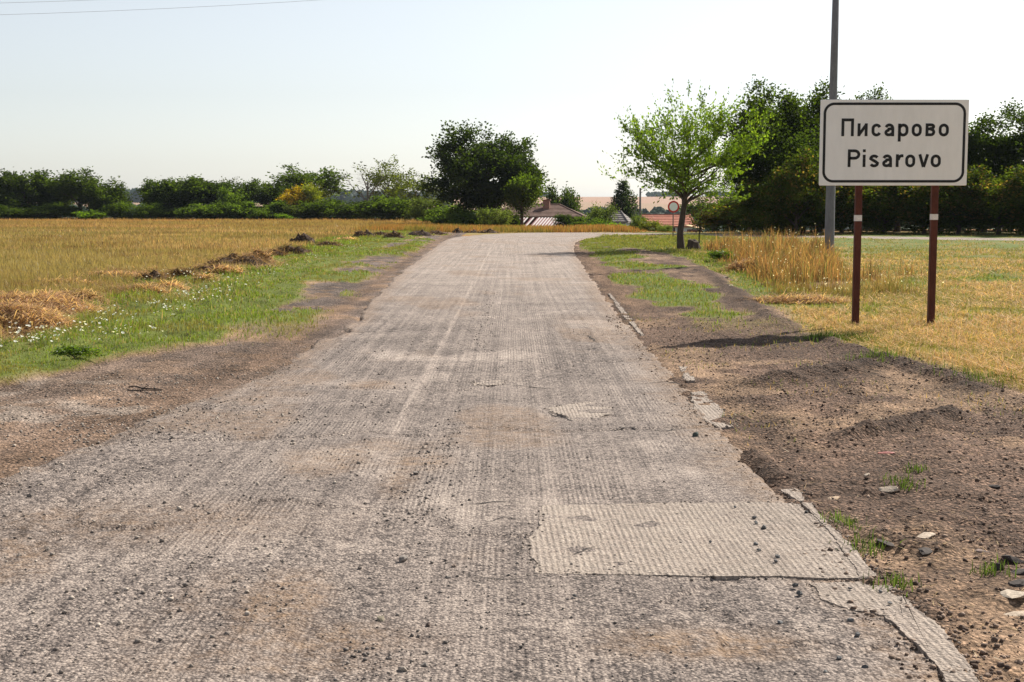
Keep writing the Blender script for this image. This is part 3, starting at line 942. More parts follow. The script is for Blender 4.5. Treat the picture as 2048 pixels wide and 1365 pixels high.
c = cvar(n, (0.60, 0.40, 0.21), 0.4, 6, (0.38, 0.21, 0.09), .3)
tag(blades('cut_straw', Q, rng.uniform(.08, .26, n), np.maximum(.004, pxw(Q[:, 1], 1.3)), c, seg=1, flat=True, seed=10), 'loose cut straw around the sign posts', 'straw', kind='stuff')

# tall dry grass
P = scatter(90000, 21.5, 58, 4.6, lambda Y: np.minimum(rx(Y), 14.5), lambda X, Y: zones(X, Y)['tall'] ** .6 * sst(.43, .62, fbm(X * 1.2, Y * 1.2, 115, 3)), 106)
n = len(P); far = P[:, 1]
prof = sst(21.5, 27, far) * (0.55 + 0.45 * sst(5, 7, P[:, 0]))
ed = zones(P[:, 0], P[:, 1])['tall']
cl_n = fbm(P[:, 0] * 0.9, P[:, 1] * 0.9, 116, 4)
hh = (0.20 + 0.50 * rng.random(n) ** 1.5) * (0.6 + 0.4 * prof) * (0.30 + 1.15 * sst(.28, .70, cl_n)) * (.45 + .55 * ed)
ww = np.maximum(0.005, pxw(far, 1.3)) * rng.uniform(0.6, 1.2, n)
c = cvar(n, (0.38, 0.21, 0.088), 0.5, 7, (0.20, 0.19, 0.065), 0.3)
c = mixc(c, (0.15, 0.085, 0.045), sst(.52, .66, fbm(P[:, 0] * 1.7, P[:, 1] * 1.7, 125, 3)) * .6)
c = mixc(c, (0.17, 0.17, 0.05), sst(27, 23.5, far) * .55)
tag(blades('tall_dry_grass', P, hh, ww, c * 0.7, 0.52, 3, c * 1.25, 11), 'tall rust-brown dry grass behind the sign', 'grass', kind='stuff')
# seed heads over it
k = rng.random(n) < 0.05
Q = P[k].copy(); Q[:, 2] += hh[k] * rng.uniform(0.75, 1.15, k.sum()); m = len(Q)
c = cvar(m, (0.50, 0.40, 0.26), 0.3, 8, (0.75, 0.72, 0.66), 0.35)
tag(blades('seed_heads', Q, np.full(m, 0.030), np.full(m, 0.026), c, 0.6, 1, c, 12), 'pale seed heads above the tall dry grass', 'seed heads', kind='stuff')

# rust coloured grass beyond the bend
def farstrip(X, Y):
    return (in_poly(X, Y, NEARFAR) < .5) * sst(84.5, 86.5, Y + np.clip(X - 6, 0, 40) * 0.72) * sst(103, 98, Y) * (1 - .93 * sst(7.2, 8.6, X))


P = scatter(60000, 76, 104, -10, 16, farstrip, 107)
n = len(P)
hh = rng.uniform(0.15, 0.46, n) * (1 - .75 * sst(7.5, 9, P[:, 0])); ww = pxw(P[:, 1], 1.7) * rng.uniform(.6, 1.3, n)
c = cvar(n, (0.38, 0.19, 0.065), 0.4, 9, (0.24, 0.20, 0.06), 0.25)
c = mixc(c, (0.22, 0.20, 0.05), sst(.5, .62, fbm(P[:, 0] / 2, P[:, 1] / 2, 117, 3)) * sst(8, 0, P[:, 0]) * .8)
tag(blades('rust_grass', P, hh, ww, c * 0.75, 0.25, 1, c * 1.1, 13), 'rust-coloured tall grass beyond the bend of the road', 'grass', kind='stuff')

P = scatter(5200, 8, 20, lambda Y: xr(Y) + .05, lambda Y: np.interp(Y, SRP[:, 0], SRP[:, 1]), lambda X, Y: 0.9 * sst(.55, .68, fbm(X * 1.6, Y * 1.2, 118, 3)), 108)
n = len(P)
c = cvar(n, (0.10, 0.135, 0.03), .3, 10, (.35, .24, .1), .45)
tag(blades('sparse_grass', P, rng.uniform(.02, .06, n), np.full(n, .006), c, .8, 1, c, 14), 'sparse grass blades on the bare earth right of the road', 'grass', kind='stuff')
for (u, v, k, sp) in ((1800, 975, 90, .055), (1690, 1050, 80, .05), (1725, 1100, 90, .06), (1790, 1178, 60, .05), (1830, 942, 50, .04), (1980, 1150, 50, .04), (1960, 770, 200, .2), (1700, 690, 500, .22), (1640, 690, 260, .14), (1755, 730, 200, .14)):
    x, y = G(u, v)
    q2 = np.stack([rng.normal(x, sp, k), rng.normal(y, sp * 1.2, k)], 1)
    Pq = np.stack([q2[:, 0], q2[:, 1], gz(q2[:, 0], q2[:, 1])], 1)
    c = cvar(k, (0.09, 0.14, 0.025), .3, k)
    o = blades('grass_tuft', Pq, rng.uniform(.025, .08 if v > 800 else .13, k), np.full(k, .0055), c * .8, .6, 3, c * 1.15, k)
    tag(o, kind='stuff'); o['category'] = 'grass'
    o['label'] = {(1800, 975): 'green grass tuft beside the pale stone on bare earth', (1690, 1050): 'green tuft against the concrete edge by the repair patch', (1725, 1100): 'green tuft half way down the concrete edge',
                  (1790, 1178): 'green tuft below the crack of the concrete edge', (1830, 942): 'tiny green tuft above the pale stone', (1980, 1150): 'tiny green tuft by the dark clods at the frame edge',
                  (1960, 770): 'green tuft on the rim of the bare earth at right', (1700, 690): 'thick green tuft just in front of the left sign post', (1640, 690): 'green tuft in the shadow of the town sign', (1755, 730): 'green tuft between sign and heaved earth'}[(u, v)]


# ------------------------------------------------------------------ gravel
def octa(P, size, col, seed, name, label, cat='gravel'):
    r = np.random.default_rng(seed); n = len(P)
    base = np.array([(1, 0, 0), (-1, 0, 0), (0, 1, 0), (0, -1, 0), (0, 0, 1), (0, 0, -1)], float)
    f = np.array([(0, 2, 4), (2, 1, 4), (1, 3, 4), (3, 0, 4), (2, 0, 5), (1, 2, 5), (3, 1, 5), (0, 3, 5)])
    V = base[None] * r.uniform(0.55, 1.25, (n, 6, 1)) * size[:, None, None]
    q4 = r.normal(size=(n, 4)); q4 /= np.linalg.norm(q4, axis=1)[:, None]
    w0, x, y, z0 = q4.T
    Rm = np.stack([1 - 2 * (y * y + z0 * z0), 2 * (x * y - z0 * w0), 2 * (x * z0 + y * w0), 2 * (x * y + z0 * w0), 1 - 2 * (x * x + z0 * z0), 2 * (y * z0 - x * w0), 2 * (x * z0 - y * w0), 2 * (y * z0 + x * w0), 1 - 2 * (x * x + y * y)], 1).reshape(n, 3, 3)
    V = np.einsum('nij,nkj->nki', Rm, V)
    V[..., 2] *= 0.7
    V += P[:, None, :]
    V[..., 2] += (size * 0.28)[:, None]
    Fa = (f[None] + (np.arange(n) * 6)[:, None, None]).reshape(-1, 3)
    C = np.repeat(col, 6, 0)
    return tag(obj(name, mesh(name, V.reshape(-1, 3), Fa, C), M['stone']), label, cat, kind='stuff')


def road_z(X, Y):
    j = np.clip(np.searchsorted(PA[:, 0, 1][:len(rows)], Y), 0, len(rows) - 1)
    qq = (X - xl(Y)) / (xr(Y) - xl(Y))
    i = np.clip(np.searchsorted(q, qq), 0, NC - 1)
    return RZ[j, i]


def surf(X, Y): return np.maximum(gz(X, Y), np.where((X > xl(Y) - .1) & (X < xr(Y) + .1), road_z(X, Y), -9))


def gravel(n, y0, y1, x0, x1, acc, seed, smin, smax, c1, c2, name, label):
    P = scatter(n, y0, y1, x0, x1, acc, seed)
    P[:, 2] = surf(P[:, 0], P[:, 1])
    r = np.random.default_rng(seed); m = len(P)
    size = smin * (smax / smin) ** (r.random(m) ** 2.6)
    t = r.random((m, 1)); col = np.asarray(c1) * (1 - t) + np.asarray(c2) * t
    col = col * r.uniform(.8, 1.2, (m, 1))
    return octa(P, size, col, seed, name, label)


gravel(34000, 4.0, 16, -6.2, -0.9, lambda X, Y: (X > np.interp(Y, SLP[:, 0], SLP[:, 1])) * (0.18 + 0.82 * sst(.42, .6, fbm(X * .9, Y * .6, 121, 3)) * sst(-1.3, -2.3, X)), 201, .0035, .017, (.15, .125, .11), (.42, .36, .30), 'loose_gravel', 'loose gravel strewn over the left shoulder and road edge')
gravel(44000, 4.0, 20, 1.35, 6.0, lambda X, Y: (X < np.interp(Y, SRP[:, 0], SRP[:, 1]) + .1) * (0.25 + 0.75 * sst(.4, .6, fbm(X * 1.5, Y * 1.1, 122, 3))), 202, .004, .019, (.075, .050, .039), (.30, .215, .16), 'loose_clods', 'crumbled dark earth and grit right of the road')
gravel(5200, 4.0, 26, -.8, -.15, lambda X, Y: np.exp(-((X + .52 - .02 * Y * .3) / .17) ** 2) * sst(.35, .55, fbm(X * 2, Y * .7, 123, 3)), 203, .004, .015, (.09, .078, .072), (.28, .24, .21), 'joint_gravel', 'loose grit along the joint between the two lanes')
gravel(9000, 4.0, 18, -1.6, 1.5, lambda X, Y: .15 + .85 * sst(.5, .66, fbm(X * 1.2, Y * .9, 124, 3)), 204, .003, .011, (.10, .088, .08), (.34, .29, .25), 'road_grit', 'fine grit scattered over the milled road')


r_ = np.random.default_rng(77)
E_ = np.array(SLAB_EDGE); E_ = E_[r_.integers(0, len(E_), 2600)] + r_.normal(0, .022, (2600, 2))
sz_ = .0028 * 4.2 ** (r_.random(2600) ** 2.2)
t_ = r_.random((2600, 1))
octa(np.stack([E_[:, 0], E_[:, 1], np.maximum(surf(E_[:, 0], E_[:, 1]), .006)], 1), sz_, np.array((.09, .075, .066)) * (1 - t_) + np.array((.34, .28, .23)) * t_, 78, 'edge_crumbs', 'crumbled grit along the edges of the pale concrete patches')


def stone(u, v, s, col, label, group=None, flat=0.55, sub=2, name='stone', aspect=1.4):
    s *= .72 if s > .03 else 1.0
    x, y = G(u, v); zz = float(surf(np.array([x]), np.array([y]))[0])
    if 1085 < u < 1820 and 1012 < v < 1240: zz = max(zz, .014)      # lies on the concrete patch
    bm = bmesh.new(); bmesh.ops.create_icosphere(bm, subdivisions=sub, radius=1.0)
    rr = random.Random(int(u * 7 + v)); seed = rr.randrange(999)
    cuts = [(Vector((rr.gauss(0, 1), rr.gauss(0, 1), rr.gauss(0, 1))).normalized(), rr.uniform(.42, .75)) for _ in range(9)]
    for vv in bm.verts:
        p = vv.co
        for d, k in cuts:
            e = p.dot(d) - k
            if e > 0: p -= d * e
        p *= 1 + rr.uniform(-.09, .09)
        vv.co = (p.x * s * aspect, p.y * s, p.z * s * flat)
    me = bpy.data.meshes.new(name); bm.to_mesh(me); bm.free()
    a = me.attributes.new('Col', 'FLOAT_COLOR', 'POINT')
    a.data.foreach_set('color', np.tile(np.array([*col, 1], np.float32), len(me.vertices)))
    o = obj(name, me, M['stone'], loc=(x, y, zz + s * flat * (.08 if s > .03 else .3)), rot=(rr.uniform(-.2, .2), rr.uniform(-.2, .2), rr.uniform(0, 6.28)))
    return tag(o, label, 'stone', group)


PALE = (0.44, 0.36, 0.28); GREY = (0.21, 0.185, 0.165); DARK = (0.060, 0.050, 0.045)
stone(1783, 985, .075, PALE, 'pale flat stone beside a green tuft on the bare earth', flat=.5, sub=2)
stone(1855, 1070, .07, PALE, 'long pale stone half buried in the bare earth', flat=.35, sub=2, aspect=2.2)
stone(1735, 950, .035, PALE, 'small pale stone above the larger pale flat stone', flat=.5)
stone(1665, 998, .045, (.36, .27, .19), 'flat tan stone next to the concrete edge', flat=.3, aspect=2)
stone(2030, 1200, .08, (.45, .38, .30), 'pale stone under the black clods at the frame edge', flat=.4, sub=2, aspect=1.8)
stone(2030, 1228, .07, (.42, .34, .26), 'lowest pale stone at the right frame edge', flat=.35, sub=2, aspect=2)
stone(2032, 1130, .065, DARK, 'uppermost of the black asphalt clods at the frame edge', flat=.5, sub=2, aspect=1.6, name='asphalt_clod')
stone(2040, 1150, .060, DARK, 'middle one of the black asphalt clods at the frame edge', flat=.5, sub=2, aspect=1.5, name='asphalt_clod')
stone(2038, 1172, .060, DARK, 'lowest of the black asphalt clods at the frame edge', flat=.6, sub=2, aspect=1.4, name='asphalt_clod')
stone(1998, 1145, .028, DARK, 'round black clod left of the stacked asphalt clods', flat=.9, name='asphalt_clod', aspect=1)
stone(1965, 1102, .040, (.20, .15, .13), 'flat grey slab of asphalt on the dark earth', flat=.35, aspect=1.8, name='asphalt_clod')
stone(1775, 1095, .05, DARK, 'dark asphalt crumb by the concrete edge', flat=.5, aspect=1.7, name='asphalt_clod')
stone(1850, 1110, .05, (.06, .05, .045), 'long dark crumb of asphalt below the long pale stone', flat=.4, aspect=2.2, name='asphalt_clod')
stone(1790, 855, .05, DARK, 'dark clod on the heaved earth ridge', flat=.6, name='asphalt_clod', aspect=1.3)
stone(1985, 970, .045, DARK, 'dark flat clod near the right frame edge', flat=.4, aspect=2, name='asphalt_clod')
stone(805, 1124, .026, GREY, 'largest loose grey pebble on the milled road', flat=.8, aspect=1.2, name='pebble')
stone(908, 1138, .018, (.22, .17, .14), 'brownish pebble right of the largest grey pebble', flat=.85, aspect=1.1, name='pebble')
stone(895, 1158, .013, GREY, 'small grey pebble below the brownish pebble', flat=.8, aspect=1.2, name='pebble')
stone(760, 1242, .020, (.19, .165, .12), 'ochre-grey pebble low on the road left of its middle', flat=.8, aspect=1.1, name='pebble')
stone(856, 1255, .014, (.09, .065, .055), 'dark brown angular pebble low on the road', flat=.9, aspect=1.1, name='pebble')
stone(805, 1345, .018, (.30, .26, .22), 'pale pebble at the bottom edge of the road view', flat=.8, aspect=1.3, name='pebble')
stone(850, 1335, .015, GREY, 'grey pebble beside the pale one at the bottom edge', flat=.7, aspect=1.4, name='pebble')
stone(1390, 874, .030, (.07, .085, .075), 'greenish dark pebble above the grooved repair patch', flat=.9, aspect=1, name='pebble')
stone(833, 950, .022, GREY, 'grey pebble in the grit of the lane joint', flat=.7, aspect=1.2, name='pebble')
for (u, v, s) in ((1508, 1042, .017), (1512, 1052, .015), (1528, 1062, .018), (1554, 1120, .014), (1552, 1130, .014), (1512, 1094, .014), (1518, 1107, .013), (1420, 1090, .009), (1612, 1030, .013),
                  (1470, 1020, .012), (1760, 1190, .012), (1780, 1215, .012), (1700, 1185, .011), (1590, 1180, .018), (1600, 1195, .018), (1700, 1245, .016), (1715, 1275, .015), (1680, 1320, .013),
                  (1730, 1340, .014), (1650, 1350, .012), (1560, 1250, .013), (730, 1010, .012), (770, 1035, .012), (840, 1090, .010), (720, 1140, .012), (700, 1180, .012), (1150, 1200, .011),
                  (320, 870, .02), (345, 880, .02), (310, 838, .022), (205, 905, .018), (150, 955, .018), (60, 1000, .02), (95, 1105, .02), (40, 1120, .018), (300, 1020, .014), (470, 1170, .013)):
    stone(u, v, s, (.09 + .09 * random.Random(u).random(),) * 3 if u > 1000 else (.17, .145, .125), 'small loose dark pebble on the concrete and road' if u > 1000 else 'small loose greyish pebble on the left half of the road', 'dark pebbles around the repair patch' if u > 1000 else 'pebbles on the left half of the road', flat=.8, sub=1, aspect=1.15, name='pebble')
stone(1450, 565, .10, (.36, .31, .26), 'pale stone on the grassy rim of the right track', flat=.6, aspect=1.2)
stone(1462, 580, .08, (.36, .29, .23), 'tan stone just below the pale one on the track rim', flat=.5, aspect=1.5)

# broken straw blown over the earth
P = scatter(5200, 4.2, 20, lambda Y: xr(Y) + .1, lambda Y: np.interp(Y, SRP[:, 0], SRP[:, 1]) + .2, lambda X, Y: .15 + .85 * sst(.45, .62, fbm(X * 1.4, Y * 1.1, 127, 3)), 109)
n = len(P); P[:, 2] += .006
c = cvar(n, (0.58, 0.42, 0.24), .35, 11)
tag(blades('straw_bits', P, rng.uniform(.02, .075, n), np.full(n, .0045), c, seg=1, flat=True, seed=15), 'bits of pale straw blown over the bare earth at right', 'straw', kind='stuff')

# dry twig on the left shoulder, red scrap on the right
x, y = G(290, 787); zz = gz1(x, y) + 0.012
m = MB()
m.tube([(-.17, .10, .02), (-.10, .05, .035), (-.02, .01, .02), (.10, -.02, .02), (.17, -.03, .012)], [.006, .006, .007, .006, .003], 5)
m.tube([(-.14, -.05, .01), (0, -.045, .014), (.16, -.06, .01)], [.004, .005, .003], 5)
m.tube([(-.02, .01, .02), (.03, .035, .05)], [.004, .002], 5)
tag(m.build('twig', M['twig'], loc=(x, y, zz)), 'black forked twig lying on the left shoulder', 'twig')
x, y = G(1772, 907)
m = MB()
m.add([(-.10, -.015, .006), (.10, -.02, .004), (.11, .015, .012), (.0, .03, .03), (-.09, .02, .01), (-.10, -.015, .0), (.10, -.02, .0), (.11, .015, .0), (0, .03, .0), (-.09, .02, 0)],
      [(0, 1, 2, 3, 4), (0, 5, 6, 1), (1, 6, 7, 2), (2, 7, 8, 3), (3, 8, 9, 4), (4, 9, 5, 0)])
sc_ = m.build('scrap', M['redscrap'], loc=(x, y, gz1(x, y) + .002)); sc_.scale = (.55, .5, .4)
tag(sc_, 'small red scrap trodden into the dark earth', 'scrap')

# ------------------------------------------------------------------ heaps of raked hay and turf
def heap(u, v, wpx, hpx, kind, label, seed, depth=0.6, straw=500, zoff=0.0):
    x, y = G(u, v); s = y / FPX
    rx_, hh_, ry_ = wpx * s / 2, hpx * s * 1.05, wpx * s / 2 * depth
    r = np.random.default_rng(seed)
    root = empty(kind[0], (x, y, gz1(x, y) - 0.02 + zoff))
    na, nr_ = 40, 13
    a = np.linspace(0, 2 * np.pi, na, endpoint=False); rad = np.linspace(0, 1, nr_)
    AA, RR = np.meshgrid(a, rad)
    out = 1 + 0.45 * (fbm(np.cos(AA) * 1.6 + seed, np.sin(AA) * 1.6, seed, 3) - .5)
    XX = np.cos(AA) * RR * rx_ * out; YY = np.sin(AA) * RR * ry_ * out
    sc = 4.6 / max(rx_, .3)
    lump = fbm(XX * sc + seed * 3, YY * sc, seed + 1, 4); fine = fbm(XX * 14, YY * 14, seed + 2, 3)
    ZZ = hh_ * np.clip(1 - RR ** 1.7, 0, 1) * (0.42 + 0.95 * lump) + 0.09 * (fine - .5) * (1 - RR ** 4)
    V = np.stack([XX, YY, ZZ], -1).reshape(-1, 3)
    idx = np.arange(na * nr_).reshape(nr_, na); nxt = np.roll(idx, -1, 1)
    F = np.stack([idx[:-1], idx[1:], nxt[1:], nxt[:-1]], -1).reshape(-1, 4)
    c = mixc(np.tile(np.asarray(kind[1], float), (len(V), 1)), kind[2], sst(.45, .62, fbm(XX * sc * 2, YY * sc * 2, seed + 5, 3)).ravel())
    c *= r.uniform(.8, 1.2, (len(V), 1))
    obj('mound', mesh('mound', V, F, c, smooth=False), M['stone'], root)
    n = straw
    rr = np.sqrt(r.random(n)) * 1.08; aa = r.random(n) * 2 * np.pi
    px, py = np.cos(aa) * rr * rx_, np.sin(aa) * rr * ry_
    l2 = fbm(px * sc + seed * 3, py * sc, seed + 1, 4)
    pz = hh_ * np.clip(1 - rr ** 2.2, 0, 1) * (.42 + .95 * l2) + r.uniform(-.01, .05, n)
    c = cvar(n, kind[3], .35, seed, kind[4], .4)
    o = blades('straw', np.stack([px, py, pz], 1), r.uniform(.10, .34, n) * kind[5], np.maximum(.006, pxw(y, 1.6)) * r.uniform(.6, 1.3, n), c, seg=3, flat=True, seed=seed, parent=root)
    o['kind'] = 'stuff'
    return tag(root, label, kind[6], 'raked heaps along the field edge')


ST = ('straw_heap', (.19, .12, .07), (.29, .19, .11), (.56, .38, .22), (.24, .135, .075), 1.2, 'straw heap')
TU = ('turf_heap', (.060, .038, .026), (.115, .075, .045), (.15, .095, .055), (.33, .205, .10), 0.8, 'turf heap')
DK = ('soil_heap', (.038, .024, .019), (.085, .055, .040), (.09, .06, .04), (.26, .17, .09), 0.6, 'soil heap')
heap(30, 672, 230, 46, ST, 'big matted straw heap at the left frame edge', 301, 0.8, 2600)
heap(60, 640, 260, 34, ST, 'brown straw heap just behind the big matted one', 302, 0.7, 2400)
heap(150, 618, 130, 26, ST, 'reddish straw heap stretching towards the flowers', 303, 0.6, 1300)
heap(304, 574, 80, 26, TU, 'brown turf heap with a dark cap on the field edge', 304, 0.8, 500)
heap(290, 600, 90, 13, ST, 'low pale straw swath in front of the brown turf heap', 305, 0.5, 700)
heap(225, 566, 190, 14, ST, 'long low straw swath on the dry field', 306, 0.5, 1200)
heap(478, 542, 150, 30, TU, 'broad brown turf heap half way along the verge', 307, 0.6, 900)
heap(415, 553, 90, 18, TU, 'small turf heap left of the broad brown one', 308, 0.6, 500)
heap(520, 532, 60, 22, ST, 'small golden straw heap right of the broad brown one', 309, 0.6, 500)
heap(450, 556, 70, 10, ST, 'flat straw swath below the broad brown turf heap', 310, 0.6, 400)
heap(408, 570, 46, 12, ST, 'tiny straw swath among white flowers', 311, 0.6, 300)
heap(605, 492, 66, 22, DK, 'dark soil heap standing up from the dry grass', 312, 0.6, 240)
heap(580, 514, 90, 17, TU, 'long turf heap in front of the dark soil heap', 313, 0.6, 600)
heap(728, 479, 66, 16, TU, 'far turf heap with a tuft on top', 314, 0.6, 300)
heap(788, 480, 46, 12, TU, 'low crumbled turf heap right of the tufted one', 315, 0.6, 200)
heap(838, 474, 60, 12, DK, 'low dark soil heap near the road bend', 316, 0.6, 160)
heap(915, 466, 26, 9, DK, 'small dark soil heap by the road bend', 317, 0.8, 100)
heap(978, 467, 46, 8, TU, 'last low turf heap where the road bends', 318, 0.6, 160)
heap(362, 563, 70, 14, TU, 'low turf heap between the dark-capped one and the broad brown one', 321, 0.6, 500)
heap(340, 588, 70, 9, ST, 'flat straw swath right of the low pale one', 322, 0.6, 450)
heap(245, 597, 80, 12, TU, 'low turf heap right of the reddish straw heap', 323, 0.6, 500)
heap(548, 517, 60, 12, TU, 'low turf heap left of the long one', 324, 0.6, 350)
heap(655, 497, 70, 10, TU, 'low turf heap right of the dark soil heap', 325, 0.6, 350)
heap(690, 487, 56, 9, ST, 'far pale straw swath left of the tufted turf heap', 326, 0.6, 300)
heap(762, 478, 50, 10, TU, 'crumbled turf between the two far turf heaps', 327, 0.6, 200)
heap(872, 471, 50, 7, TU, 'flat turf heap right of the low dark soil heap', 328, 0.6, 160)
heap(945, 466, 40, 6, TU, 'flattest turf heap near the bend', 329, 0.6, 120)
heap(130, 578, 150, 9, ST, 'thin straw swath far out on the dry field', 330, 0.4, 900)
heap(1500, 548, 110, 22, ST, 'pale grey-brown hay heap in front of the tall dry grass', 319, 0.6, 1100)
heap(1600, 612, 200, 9, ST, 'low golden straw swath before the tall dry grass', 320, 0.5, 1300)


# ------------------------------------------------------------------ trees
def leaves_mesh(name, Pc, L, Wd, col, seed, updir=0.3, ax=None):
    r = np.random.default_rng(seed); n = len(Pc)
    d = r.normal(size=(n, 3)); d[:, 2] += updir
    if ax is not None: d = d * 0.7 + ax * 1.2
    d /= np.linalg.norm(d, axis=1)[:, None]
    e = r.normal(size=(n, 3)); e -= d * (e * d).sum(1)[:, None]; e /= np.linalg.norm(e, axis=1)[:, None]
    nn = np.cross(d, e)
    L = L * r.uniform(.65, 1.3, n); Wd = Wd * r.uniform(.7, 1.3, n)
    base = Pc - d * (L * .5)[:, None]
    tip = Pc + d * (L * .5)[:, None]
    l = Pc + e * (Wd * .5)[:, None] + nn * (Wd * .18)[:, None]; rr = Pc - e * (Wd * .5)[:, None] + nn * (Wd * .18)[:, None]
    V = np.stack([base, rr, tip, l], 1).reshape(-1, 3)
    b = np.arange(n) * 4
    F = np.concatenate([np.stack([b, b + 1, b + 2], 1), np.stack([b, b + 2, b + 3], 1)])
    return mesh(name, V, F, np.repeat(col, 4, 0))


def crown_fn(seed, lumps=10, amp=.38, sharp=9):
    r = np.random.default_rng(seed)
    D = r.normal(size=(lumps, 3)); D /= np.linalg.norm(D, axis=1)[:, None]
    A_ = r.uniform(.4, 1, lumps)
    def f(d):
        k = np.exp(sharp * (d @ D.T - 1)) * A_
        return 1 - amp + amp * np.minimum(k.max(1) * 1.5, 1.35)
    return f


def make_tree(seed, Ht, cz, rad, trunk_r, nlimb=6, nsub=9, ntw=5, lpt=9, leaf=(.14, .08), c1=(.06, .09, .02), c2=(.11, .14, .03), alt=None, altp=.1,
              lean=(0, 0), clear=0.25, twig=.5, up=.35, fork=None, bare=0.0, spread=.16, amp=.38, shell=2.0, low=-.45, shade=.56, lumps=13, sharp=9, shoots=.02):
    """trunk with limbs, branches and twigs, and a crown of leaves along them; returns two meshes"""
    r = np.random.default_rng(seed); rp = random.Random(seed)
    f = crown_fn(seed, lumps, amp, sharp)
    ctr = np.array([lean[0], lean[1], cz])
    def crown_pts(n, lo=.15):
        d = r.normal(size=(n, 3)); d /= np.linalg.norm(d, axis=1)[:, None]
        rr = (lo + (1 - lo) * r.random(n)) ** (1 / shell) * f(d)
        p = ctr + d * rr[:, None] * np.array(rad)
        p[:, 2] = np.maximum(p[:, 2], 0.15)
        return p
    m = MB()
    tips = []; dirs = []
    htop = Ht * clear + (cz + rad[2] * .35 - Ht * clear) * .75
    tp = [Vector((0, 0, -.15)), Vector((rp.uniform(-.05, .05), rp.uniform(-.05, .05), Ht * clear * .4)), Vector((lean[0] * .25, lean[1] * .25, Ht * clear)),
          Vector((lean[0] * .6 + rp.uniform(-.1, .1), lean[1] * .6, (Ht * clear + htop) / 2)), Vector((lean[0], lean[1], htop))]
    m.tube(tp, [trunk_r * 1.35, trunk_r, trunk_r * .88, trunk_r * .6, trunk_r * .28], 9, False)
    LPs = []; LRs = []
    for k in (2, 3, 4):
        LPs.append(tp[k]); LRs.append(trunk_r * .4)
    for i in range(nlimb):
        t = i / max(1, nlimb - 1)
        s = tp[2].lerp(tp[4], t * .85)
        az = i * 2.4 + rp.uniform(-.4, .4)
        dz = low + t * (1.05 - low) * .85 + rp.uniform(-.12, .15)
        dz = max(-.93, min(.93, dz))
        d = np.array([math.cos(az) * math.sqrt(1 - dz * dz), math.sin(az) * math.sqrt(1 - dz * dz), dz])
        e = Vector(ctr + d * .70 * float(f(d[None])[0]) * np.array(rad))
        e.z = max(e.z, .3)
        c_ = s.lerp(e, .5) + Vector((rp.uniform(-.1, .1) * rad[0], rp.uniform(-.1, .1) * rad[1], (-.06 if t > .3 else .10) * rad[2]))
        pts = [(s * (1 - k) ** 2 + c_ * 2 * k * (1 - k) + e * k * k) for k in (0, .2, .4, .6, .8, 1)]
        r0 = trunk_r * (.55 - .2 * t)
        m.tube(pts, [r0, r0 * .85, r0 * .7, r0 * .52, r0 * .36, r0 * .2], 6, False)
        for k in range(2, 6):
            LPs.append(pts[k]); LRs.append(r0 * (.75 - .1 * k))
            if k < 5: LPs.append(pts[k].lerp(pts[k + 1], .5)); LRs.append(r0 * (.7 - .1 * k))
    LA = np.array([tuple(p) for p in LPs])
    for e2_ in crown_pts(nlimb * nsub):
        dd = np.linalg.norm((LA - e2_) * np.array([1, 1, 1.15]), axis=1) + .35 * np.maximum(0, LA[:, 2] - e2_[2])
        pick = int(np.argsort(dd)[rp.choice((0, 0, 1))])
        s2 = LPs[pick]; e2 = Vector(e2_)
        c2_ = s2.lerp(e2, .5) + Vector((0, 0, .08 * (e2 - s2).length))
        p2 = [(s2 * (1 - q_) ** 2 + c2_ * 2 * q_ * (1 - q_) + e2 * q_ * q_) for q_ in (0, .33, .66, 1)]
        r2 = max(LRs[pick] * .5, trunk_r * .05)
        m.tube(p2, [r2, r2 * .75, r2 * .5, r2 * .28], 4, False)
        out = e2_ - ctr; out /= (np.linalg.norm(out) + 1e-6)
        for q_ in range(ntw):
            b = p2[rp.choice((1, 2, 2, 3, 3))]
            d3 = np.array([rp.gauss(0, .7), rp.gauss(0, .7), rp.gauss(up, .5)]) + out * .55
            d3 /= np.linalg.norm(d3)
            ln = twig * rp.uniform(.5, 1.25)
            if rp.random() < shoots:
                d3 = d3 * .6 + np.array([0, 0, .55]) * (up > .1) + out * .6; d3 /= np.linalg.norm(d3); ln *= 1.7
            e3 = b + Vector(d3) * ln
            m.tube([b, b.lerp(e3, .5) + Vector((0, 0, .03)), e3], [r2 * .32, r2 * .22, r2 * .1], 3, False)
            if rp.random() >= bare:
                tt = np.linspace(.15, 1.05, lpt)
                tips.append(np.array(b)[None] + np.array(d3)[None] * (tt * ln)[:, None]); dirs.append(np.repeat(d3[None], lpt, 0))
    tm = m.me('trunk', True)
    if not tips: return tm, None
    Pc = np.concatenate(tips); ax = np.concatenate(dirs)
    Pc = Pc + r.normal(0, spread, Pc.shape)
    Pc[:, 2] = np.maximum(Pc[:, 2], .05)
    n = len(Pc)
    t = r.random((n, 1)); cl = fbm(Pc[:, 0] * 1.1 + Pc[:, 2], Pc[:, 1] * 1.1 - Pc[:, 2], seed, 3)[:, None]
    col = np.asarray(c1) * (1 - t) + np.asarray(c2) * t
    col = col * (.45 + 1.1 * cl) * shade * np.array((.98, 1.08, .62))
    if alt is not None:
        k = (r.random(n) < altp * 2 * sst(.42, .62, fbm(Pc[:, 0] * 1.6 + 5, Pc[:, 2] * 1.6, seed + 9, 2)))
        col[k] = np.asarray(alt) * r.uniform(.7, 1.2, (k.sum(), 1))
    cm = leaves_mesh('crown', Pc, np.full(n, leaf[0]), np.full(n, leaf[1]), col, seed + 3, up * .3, ax)
    return tm, cm


